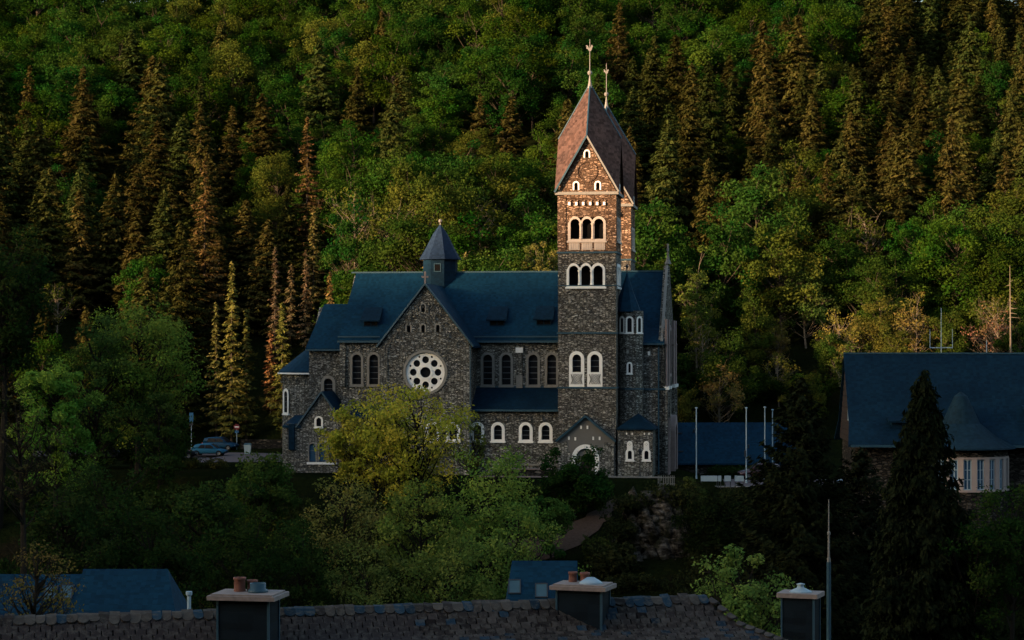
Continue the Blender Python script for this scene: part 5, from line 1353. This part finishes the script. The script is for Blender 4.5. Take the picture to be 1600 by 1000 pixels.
for k, (x0, x1) in enumerate(((1095, 1121), (1122, 1127), (1132, 1142), (1148, 1162))):
    Y = 222.0; a, b = world_at(x0, 752, Y), world_at(x1, 744, Y)
    lab = ['longest pale board on the wall right of the church', 'narrowest pale board beside the long one', 'square pale board third along the wall', 'pale board farthest along the wall'][k]
    o = thing('notice_board', lab, 'board', (a.x, Y, -0.75), 0, 'pale boards on the yard wall')
    MB().box(0, b.x - a.x, -0.04, 0.04, a.z + 0.75, b.z + 0.8).build('panel', M['pale_paint'], o)
    for xx in (0.05, b.x - a.x - 0.05): MB().box(xx - 0.04, xx + 0.04, 0.041, 0.12, -0.2, b.z + 0.75).build('post', M['metal_dark'], o)
o = thing('picket_fence', 'short pale picket fence at the west corner of the church', 'fence', (*world_at(1028, 760, 222).xy, -0.6))
for k in range(10): MB().box(k * 0.19, k * 0.19 + 0.07, 0, 0.04, 0, 1.2).build('picket', M['greystone'], o)
for z_ in (0.25, 0.95): MB().box(-0.05, 1.85, 0.041, 0.09, z_, z_ + 0.08).build('rail', M['greystone'], o)
lp = local_world(U(1000, -2), -2.0, 0)
o = thing('street_lamp', 'black lantern post in front of the side porch', 'lamp', lp)
MB().lathe([(0.14, -0.5), (0.12, 0.4), (0.05, 0.5), (0.04, 2.6)], (0, 0, 0), 8).build('post', M['metal_dark'], o)
MB().lathe([(0.1, 2.6), (0.2, 3.0), (0.26, 3.05), (0.04, 3.3)], (0, 0, 0), 6).build('lantern', M['metal_dark'], o)

# ------------------------------------------------------------------ cars and signs
def make_car(label, loc, rz, paint, suv=False, group=None):
    o = thing('parked_car', label, 'car', loc, rz, group)
    o.scale = (1.12, 1.12, 1.12)
    Lc, Wc, Hc = (4.5, 1.82, 1.62) if suv else (4.3, 1.78, 1.45)
    h0 = 0.30; hb = 0.98 if suv else 0.88
    # side profile stations: x, half width, bottom, beltline, roof (nose at +x)
    st = [(-Lc / 2, .62, .48, .80), (-Lc / 2 + .12, .84, .32, hb - .02), (-1.35, .89, .26, hb + .02), (-.4, .90, .25, hb + .02), (.7, .90, .25, hb), (1.25, .89, .25, hb - .05), (1.85, .84, .28, hb - .16), (Lc / 2 - .06, .70, .36, hb - .28), (Lc / 2, .58, .44, hb - .36)]
    rings = []
    for x, w, b, t in st:
        rings.append([(x, -w * .86, b), (x, -w, b + .14), (x, -w, t - .2), (x, -w * .93, t - .03), (x, -w * .6, t + .02), (x, w * .6, t + .02), (x, w * .93, t - .03), (x, w, t - .2), (x, w, b + .14), (x, w * .86, b)])
    body = MB().hull_ring(rings).build('body', M[paint], o, True)
    cab = [(-Lc / 2 + .15, .74, hb - .04, hb + .0), (-Lc / 2 + (.34 if suv else .6), .72, hb - .02, Hc - .14), (-1.1 if suv else -.8, .68, hb, Hc - .01), (-.1, .67, hb, Hc), (.35, .68, hb, Hc - .05), (1.22, .76, hb - .08, hb - .02)]
    rr = []
    for x, w, b, t in cab:
        lo = .83
        rr.append([(x, -lo, b - .05), (x, -w - (lo - w) * .15, t - .06), (x, -w * .8, t), (x, w * .8, t), (x, w + (lo - w) * .15, t - .06), (x, lo, b - .05)])
    MB().hull_ring(rr).build('roof', M[paint], o, True)
    zt = Hc - .13
    for s in (-1, 1):
        y0, y1 = s * .845, s * .70
        def pane(x0, x1, x2, x3):
            off = s * .022
            MB().add([(x0, y0 + off, hb + .02), (x1, y0 + off, hb + .02), (x2, y1 + off * 1.6, zt - .02), (x3, y1 + off * 1.6, zt - .02), (x0, y0 - off, hb + .02), (x1, y0 - off, hb + .02), (x2, y1 - off, zt - .02), (x3, y1 - off, zt - .02)],
                     [(0, 1, 2, 3), (7, 6, 5, 4), (0, 4, 5, 1), (1, 5, 6, 2), (2, 6, 7, 3), (3, 7, 4, 0)]).build('side_window', M['glass'], o)
        pane(-1.5 if suv else -1.2, -.36, -.36, -1.35 if suv else -.85); pane(-.28, .92, .30, -.28)
        MB().box(.72, .92, s * .93 - .07, s * .93 + .07, hb + .02, hb + .16).build('mirror', M[paint], o)
    MB().add([(1.24, -.66, hb), (1.24, .66, hb), (.40, .58, Hc - .06), (.40, -.58, Hc - .06), (1.16, -.66, hb - .02), (1.16, .66, hb - .02), (.34, .58, Hc - .1), (.34, -.58, Hc - .1)], [(0, 1, 2, 3), (7, 6, 5, 4), (0, 4, 5, 1), (1, 5, 6, 2), (2, 6, 7, 3), (3, 7, 4, 0)]).build('windscreen', M['glass'], o)
    for x in (-1.32, 1.34):
        for s in (-1, 1):
            wl = MB(); f = lambda a, b, d: (x + a, s * (.80 + d), .32 + b)
            wl.plate(circle(0, 0, .33, 18), [circle(0, 0, .21, 14)], f, -.12, .12); w = wl.build('wheel', M['rubber'], o)
            MB().plate(circle(0, 0, .21, 14), [circle(.11 * math.cos(q), .11 * math.sin(q), .05, 6) for q in (0.3, 1.56, 2.8, 4.1, 5.3)], f, -.05, .09).build('rim', M['lead'], w)
    for s in (-1, 1):
        MB().lathe([(.02, 0), (.11, .02), (.13, .07), (.02, .1)], (Lc / 2 - .14, s * .58, hb - .40), 8).build('headlight', M['lamp_glass'], o)
        MB().box(-Lc / 2 - .01, -Lc / 2 + .16, s * .66 - .1, s * .66 + .1, hb - .26, hb - .08).build('tail_light', M['tail'], o)
    return o
def on_ground(px, Y, lift=0.03): X = (px - 800) / FPX * Y; return (X, Y, float(height(X, Y)) + lift)
make_car('blue hatchback parked nearer to the trees in the car park', on_ground(327, 273), math.radians(-6), 'car_blue')
make_car('dark navy estate car parked behind the blue hatchback', on_ground(345, 288), math.radians(-16), 'car_navy', True)
make_car('black car at the left end of the car park, half hidden by trees', on_ground(277, 266), math.radians(4), 'car_black', True)
make_car('dark car with a red tail light among the left trees', on_ground(172, 262), math.radians(2), 'car_black')
make_car('red car parked behind the broad fir', on_ground(1187, 240), math.radians(185), 'car_red', True)
make_car('pale blue car glimpsed between the dark conifers', on_ground(1340, 226), math.radians(178), 'car_pale')
def sign(label, px, py, Y, kind):
    p = world_at(px, py, Y); zg = float(height(p.x, Y)); h = p.z - zg
    o = thing('road_sign', label, 'sign', (p.x, Y, zg))
    MB().lathe([(0.05, -0.3), (0.05, h + 0.3)], (0, 0, 0), 8).build('post', M['pale_paint'], o)
    if kind == 'no':
        f = lambda a, b, d: (a, -0.06 - d, h + b)
        MB().plate(circle(0, 0, 0.42, 22), [], f, 0, 0.03).build('disc', M['sign_red'], o)
        MB().plate(rect(-0.3, 0.3, -0.08, 0.08), [], f, 0.031, 0.04).build('bar', M['lamp_glass'], o)
        MB().plate(rect(-0.28, 0.28, -0.85, -0.5), [], f, 0, 0.03).build('plate', M['sign_blue'], o)
    else:
        MB().box(-0.28, 0.28, -0.08, -0.055, h - 0.65, h + 0.65).build('panel', M['sign_blue'], o)
        MB().box(-0.26, 0.26, -0.08, -0.055, h - 1.15, h - 0.7).build('lower_panel', M['metal_dark'], o)
sign('tall dark blue sign panel on a pale post left of the cars', 299, 652, 288, 'p')
sign('red and white round no-entry sign behind the navy car', 370, 667, 289, 'no')
o = thing('barrier_wall', 'low dark wall at the end of the car park beside the apse', 'wall', (*world_at(376, 690, 292).xy, 0))
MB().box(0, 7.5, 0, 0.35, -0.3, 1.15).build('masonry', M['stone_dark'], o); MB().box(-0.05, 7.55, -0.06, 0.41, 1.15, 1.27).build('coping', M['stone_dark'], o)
o = thing('recycling_bin', 'pale green bin beside the car park exit', 'bin', (*world_at(387, 700, 277).xy, 0.03))
MB().hull_ring([[(-.38, -.3, 0), (.38, -.3, 0), (.38, .3, 0), (-.38, .3, 0)], [(-.48, -.4, 1.25), (.48, -.4, 1.25), (.48, .4, 1.25), (-.48, .4, 1.25)]]).build('bin_body', M['pale_paint'], o)
MB().hull_ring([[(-.52, -.44, 1.251), (.52, -.44, 1.251), (.52, .44, 1.251), (-.52, .44, 1.251)], [(-.4, -.2, 1.45), (.4, -.2, 1.45), (.4, .35, 1.45), (-.4, .35, 1.45)]]).build('lid', M['zinc'], o)

# ------------------------------------------------------------------ village roofs in the valley
def hip_house(label, Y, ridge, eave_py, lenpx, depth, hip_r, mat, skylights=(), hip_l=0.0, wall='cream'):
    (x0, y0), (x1, _) = ridge
    a, b = world_at(x0, y0, Y), world_at(x1, y0, Y)
    o = thing('village_house', label, 'house', (a.x, Y, 0)); Ln = b.x - a.x; zr = a.z
    ze = EYE + (540 - eave_py) / FPX * (Y - depth); zg = min(float(height(a.x, Y)), float(height(a.x, Y - depth))) - 0.5
    MB().box(-hip_l + 0.4, Ln + hip_r - 0.4, -depth + 0.4, depth - 0.4, zg, ze + 0.02).build('house_wall', M[wall], o)
    A, B = (0, 0, zr), (Ln, 0, zr); c = [(-hip_l, -depth, ze), (Ln + hip_r, -depth, ze), (Ln + hip_r, depth, ze), (-hip_l, depth, ze)]
    m = MB(); m.add([A, B] + c + [(p[0], p[1], p[2] - 0.2) for p in c], [(0, 2, 3, 1), (1, 3, 4), (1, 4, 5, 0), (0, 5, 2), (2, 6, 7, 3), (3, 7, 8, 4), (4, 8, 9, 5), (5, 9, 6, 2), (6, 9, 8, 7)])
    m.build('house_roof', M[mat], o)
    for (px, py) in skylights:
        f = (py - y0) / (eave_py - y0); y = -depth * f; z = zr + (ze - zr) * f
        x = (px - 800) / FPX * (Y + y) - a.x
        sl = math.atan2(zr - ze, depth)
        s = MB(); n_ = Vector((0, -math.sin(sl), math.cos(sl))); t_ = Vector((0, math.cos(sl), math.sin(sl)))
        base = Vector((x, y, z)); f_ = lambda a_, b_, d_: tuple(base + Vector((a_, 0, 0)) + t_ * b_ + n_ * d_)
        w_ = s.plate(rect(-0.42, 0.42, -0.6, 0.6), [rect(-0.34, 0.34, -0.52, 0.52)], f_, 0.0, 0.09).build('skylight', M['metal_dark'], o)
        MB().plate(rect(-0.34, 0.34, -0.52, 0.52), [], f_, 0.02, 0.06).build('pane', M['skylight'], w_)
    return o
hip_house('blue-roofed house with hipped end at the lower left', 130, ((130, 889), (262, 889)), 1010, 0, 4.2, 1.55, 'slate', (), 0.2)
hip_house('lower blue-roofed house with two skylights behind the sparse tree', 133, ((-60, 897), (131, 897)), 1015, 0, 4.4, 0.0, 'slate', ((79, 928), (104, 926)), 2)
hip_house('small blue-roofed house with a skylight behind the middle chimney', 138, ((800, 876), (902, 876)), 985, 0, 4.2, 0.0, 'slate', ((846, 924), (804, 918)), 0.6)
# pale corner post of the hipped house
p = world_at(297, 945, 127)
o = thing('drainpipe', 'pale vertical pipe at the corner of the hipped blue-roofed house', 'pipe', (p.x, 126.6, -14))
MB().lathe([(0.12, 0), (0.12, 13.2), (0.2, 13.3), (0.2, 13.5)], (0, 0, 0), 8).build('pipe', M['pale_paint'], o)

# ------------------------------------------------------------------ tiled roof in the foreground
def near_house():
    A = world_at(-70, 970, 38.5); B = world_at(1108, 936, 42.0); zr = B.z
    d = Vector((B.x - A.x, B.y - A.y, 0)); Ln = d.length; rz = math.atan2(d.y, d.x)
    h = thing('tiled_house', 'foreground house with old scaly tiled roof and slate-clad chimneys', 'house', (A.x, A.y, zr), rz)
    h.location.z = zr
    # front slope: steep upper part then flared
    prof = [(0, 0), (0.62, -0.50), (2.2, -1.0), (3.4, -1.5)]
    def drop(s):
        for (s0, z0), (s1, z1) in zip(prof[:-1], prof[1:]):
            if s <= s1: return z0 + (z1 - z0) * (s - s0) / (s1 - s0)
        return prof[-1][1]
    # underlay of the roof
    m = MB(); rings = []
    for s, z in prof: rings.append((s, z))
    V = []; F = []
    for s, z in prof: V += [(-1, -s, z - 0.06), (Ln + s * 0.80, -s, z - 0.06), (Ln + s * 0.80, s, z - 0.06), (-1, s, z - 0.06)]
    for k in range(len(prof) - 1):
        a = k * 4; F += [(a, a + 4, a + 5, a + 1), (a + 1, a + 5, a + 6, a + 2), (a + 2, a + 6, a + 7, a + 3)]
    n = len(V); sE, zE = prof[-1]
    V += [(-1, -sE, -14), (Ln + sE * .8, -sE, -14), (Ln + sE * .8, sE, -14), (-1, sE, -14)]
    b = n - 4; F += [(b, n, n + 1, b + 1), (b + 1, n + 1, n + 2, b + 2), (b + 2, n + 2, n + 3, b + 3), (b, b + 3, n + 3, n)]
    m.add(V[: n], [f for f in F if max(f) < n]); m.build('roof_deck', M['stone_dark'], h)
    MB().box(-1, Ln + 1.6, -2.6, 2.6, -11.5, -1.25).build('house_wall', M['cream'], h)
    # tiles
    tw, ex, th = 0.205, 0.125, 0.022
    me = []
    for q in range(4):
        w = tw * (0.46 - 0.005 * q); l = ex * 1.45
        m = MB(); cutc = 0.02 + 0.012 * q
        poly = [(-w, l), (-w, cutc), (-w + cutc, 0), (w - cutc, 0), (w, cutc), (w, l)]
        m.plate(poly, [], lambda a, b_, d_: (a, b_, d_), 0, th); t = m.build('tile', M['tile']); me.append(t.data); bpy.data.objects.remove(t)
    rest = MB(); nt_ = 0; cells = []
    s = 0.05; row = 0
    while s < 2.1:
        x = -0.5 + (row % 2) * tw / 2
        while x < Ln + s * 0.8 - 0.05:
            cells.append((s, x, row)); x += tw * R.uniform(0.97, 1.03)
        s += ex; row += 1
    def tile_color():
        q = R.random()
        if q < 0.62: c = (0.070, 0.056, 0.050)
        elif q < 0.80: c = (0.095, 0.080, 0.070)
        elif q < 0.90: c = (0.028, 0.062, 0.095)
        else: c = (0.045, 0.034, 0.032)
        k = R.uniform(0.2, 0.55); return (c[0] * k, c[1] * k, c[2] * k, 1)
    # the tiles that show largest in the picture are single parts: the strip right under the ridge in view
    def seen(c):
        s_, x_, _ = c; X = A.x + x_ * math.cos(rz) + s_ * math.sin(rz); Yy = A.y + x_ * math.sin(rz) - s_ * math.cos(rz)
        px, py = px_of((X, Yy, zr + drop(s_))); return -10 < px < 1280 and py < 1010
    vis = [c for c in cells if seen(c)]; vis_set = set(sorted(vis, key=lambda c: (c[0] > 1.2, -c[1]))[:300])
    for c in cells:
        s_, x_, rw = c; sb = s_ + ex; z0, z1 = drop(sb), drop(sb - 0.18)
        ang = math.atan2(z1 - z0, 0.18)
        mat = Matrix.Translation((x_, -sb, z0 + 0.012 + R.uniform(0, 0.006))) @ Matrix.Rotation(ang + 0.07, 4, 'X') @ Matrix.Rotation(R.gauss(0, 0.02), 4, 'Z')
        if c in vis_set:
            o = link('tile', me[R.randrange(4)], h); o.matrix_local = mat; o.color = tile_color()
        else:
            dm = me[R.randrange(4)]
            rest.add([mat @ v.co for v in dm.vertices], [tuple(p_.vertices) for p_ in dm.polygons])
    ro = rest.build('roof_tiles', M['tile'], h); ro['kind'] = 'stuff'; ro.color = (0.026, 0.021, 0.020, 1)
    # ridge tiles: scale-shaped pieces lapped over the ridge
    k = -0.6; rm = None
    while k < Ln:
        if rm is None:
            m = MB(); w = 0.102; l = 0.25
            poly = [(-w, 0.0), (w, 0.0)] + [(w * math.cos(math.pi * i / 6), -l + 0.12 - 0.12 * math.sin(math.pi * i / 6)) for i in range(7)]
            m.plate(poly, [], lambda a, b_, d_: (a, b_, d_), 0.0, 0.05)
            m.add([(-w, 0, 0), (w, 0, 0), (w, 0.10, -0.07), (-w, 0.10, -0.07), (-w, 0, 0.05), (w, 0, 0.05), (w, 0.13, -0.03), (-w, 0.13, -0.03)], [(0, 3, 2, 1), (4, 5, 6, 7), (1, 2, 6, 5), (0, 4, 7, 3), (2, 3, 7, 6)])
            t = m.build('ridge_tile', M['tile'], h); rm = t.data
        else: t = link('ridge_tile', rm, h)
        t.location = (k, 0, 0.03 + R.uniform(0, 0.012)); t.rotation_euler = (math.radians(36) + R.gauss(0, 0.05), R.gauss(0, 0.05), R.gauss(0, 0.07)); t.scale = (R.uniform(0.85, 1.12), R.uniform(0.7, 1.1), R.uniform(0.4, 0.8))
        q = R.random(); c = (0.115, 0.10, 0.085) if q < 0.55 else ((0.030, 0.07, 0.105) if q < 0.85 else (0.06, 0.05, 0.045)); f = R.uniform(0.22, 0.5)
        t.color = (c[0] * f, c[1] * f, c[2] * f, 1)
        k += 0.196
    # hip tiles down the right end
    s = 0.1
    while s < 2.3:
        t = link('ridge_tile', rm, h); sl = math.atan2(drop(s + 0.1) - drop(s), 0.1 * 1.28)
        t.location = (Ln + s * 0.8, -s, drop(s) + 0.05); t.rotation_euler = (math.radians(20), -sl * 0.75, math.radians(-51)); t.scale = (0.9, 0.6, 1)
        f = R.uniform(0.4, 0.7); t.color = (0.085 * f, 0.075 * f, 0.068 * f, 1)
        s += 0.17
    # chimneys
    def chimney(pxc, Yc, top_py, wx, wy, rot, capw, pots, lab):
        p = world_at(pxc, top_py, Yc); v = Vector((p.x - A.x, p.y - A.y)); c_, s_ = math.cos(-rz), math.sin(-rz)
        lx, ly = v.x * c_ - v.y * s_, v.x * s_ + v.y * c_
        o = link('chimney', None, h); o.location = (lx, ly, p.z - zr); o.rotation_euler = (0, 0, rot); o['label'] = lab
        MB().box(-wx / 2, wx / 2, -wy / 2, wy / 2, -2.6, -0.11).build('stack', M['chimney'], o)
        for sx in (-1, 1):
            for sy in (-1, 1): MB().box(sx * wx / 2 - 0.02, sx * wx / 2 + 0.02, sy * wy / 2 - 0.02, sy * wy / 2 + 0.02, -2.6, -0.115).build('corner_flashing', M['zinc'], o)
        cb = MB(); cb.box(-wx / 2 - capw, wx / 2 + capw, -wy / 2 - capw, wy / 2 + capw, -0.11, -0.03); cb.box(-wx / 2 - capw + .06, wx / 2 + capw - .06, -wy / 2 - capw + .06, wy / 2 + capw - .06, -0.0305, 0.0)
        cap = cb.build('cap', M['cap'], o)
        for (x, y, r, hh, kind) in pots:
            if kind == 't': MB().lathe([(r * .95, -0.02), (r, 0.02), (r * .92, 0.05), (r * .92, hh - .05), (r * 1.06, hh - .04), (r * 1.06, hh), (r * .8, hh), (r * .8, hh - .1)], (x, y, 0), 14).build('chimney_pot', M['terracotta'], o, True)
            elif kind == 'z': MB().lathe([(r * 1.3, -0.01), (r * 1.2, 0.05), (r, 0.06), (r, hh), (r * .85, hh), (r * .85, hh - .05)], (x, y, 0), 14).build('flue_cap', M['zinc'], o, True)
            else: MB().lathe([(r * 1.5, -0.01), (r * 1.2, 0.04), (r * .45, 0.12), (r * .4, hh - .03), (r * .55, hh), (r * .1, hh + .02)], (x, y, 0), 14).build('flue_cowl', M['pale_paint'], o, True)
        return o
    chimney(388, 38.6, 925, 0.98, 0.66, math.radians(-24), 0.16, ((-0.20, 0.1, 0.115, 0.26, 't'), (0.0, 0.24, 0.10, 0.20, 't'), (0.18, 0.02, 0.15, 0.17, 'z')), 'left slate-clad chimney with terracotta pots')
    chimney(911, 41.2, 911, 0.92, 0.60, math.radians(-32), 0.12, ((-0.26, 0.16, 0.09, 0.20, 't'), (-0.02, 0.2, 0.10, 0.19, 't'), (0.16, 0.0, 0.17, 0.10, 'c')), 'middle slate-clad chimney with two pots and a metal cowl')
M['chimney'] = slate('chimney_slate_cladding', (0.003, 0.0065, 0.010), 0.16, 0.3, 0.6)
M['cap'] = plain('lichened_chimney_cap', (0.17, 0.135, 0.12), 0.9, 0.5, 9, 0.5)
near_house()

def neighbour():
    p = world_at(1251, 925, 46.0)
    h = thing('neighbour_house', 'house at lower right of which only a slate-clad chimney with pale cowl shows', 'house', (p.x, p.y, p.z), math.radians(14))
    m = MB(); m.add([(-4, -3.5, -3.6), (4, -3.5, -3.6), (4, 3.5, -3.6), (-4, 3.5, -3.6), (-4, 0, -1.5), (4, 0, -1.5)], [(0, 1, 5, 4), (2, 3, 4, 5), (0, 4, 3), (1, 2, 5), (0, 3, 2, 1)]); m.build('house_roof', M['slate_right'], h)
    MB().box(-3.7, 3.7, -3.2, 3.2, -10, -3.7).build('house_wall', M['cream'], h)
    o = link('chimney', None, h); o.rotation_euler = (0, 0, math.radians(-35)); o['label'] = 'right slate-clad chimney with a small pale cowl'
    MB().box(-.36, .36, -.30, .30, -2.2, -.10).build('stack', M['chimney'], o)
    for sx in (-1, 1):
        for sy in (-1, 1): MB().box(sx * .36 - .02, sx * .36 + .02, sy * .30 - .02, sy * .30 + .02, -2.2, -.105).build('corner_flashing', M['zinc'], o)
    MB().box(-.46, .46, -.38, .38, -.10, 0).build('cap', M['cap'], o)
    MB().lathe([(.26, 0.001), (.22, .03), (.08, .10), (.07, .15), (.10, .18), (.02, .2)], (0, 0, 0), 14).build('flue_cowl', M['pale_paint'], o, True)
neighbour()
# street mast at the lower right
p = world_at(1295, 780, 62); zb = float(height(p.x, 62))
o = thing('telescopic_mast', 'slim blue-grey telescopic mast right of the right chimney', 'mast', (p.x, 62, zb))
z1 = world_at(1295, 878, 62).z - zb; z2 = p.z - zb
MB().lathe([(.075, 0), (.065, z1)], (0, 0, 0), 8).build('lower_tube', M['zinc'], o)
MB().lathe([(.055, z1), (.05, z1 + .12), (.035, z1 + .13), (.03, z1 + .8), (.05, z1 + .82), (.05, z1 + .9), (.02, z1 + .92), (.015, z2)], (0, 0, 0), 8).build('upper_tube', M['metal_pale'], o)
print('objects', len(bpy.data.objects))
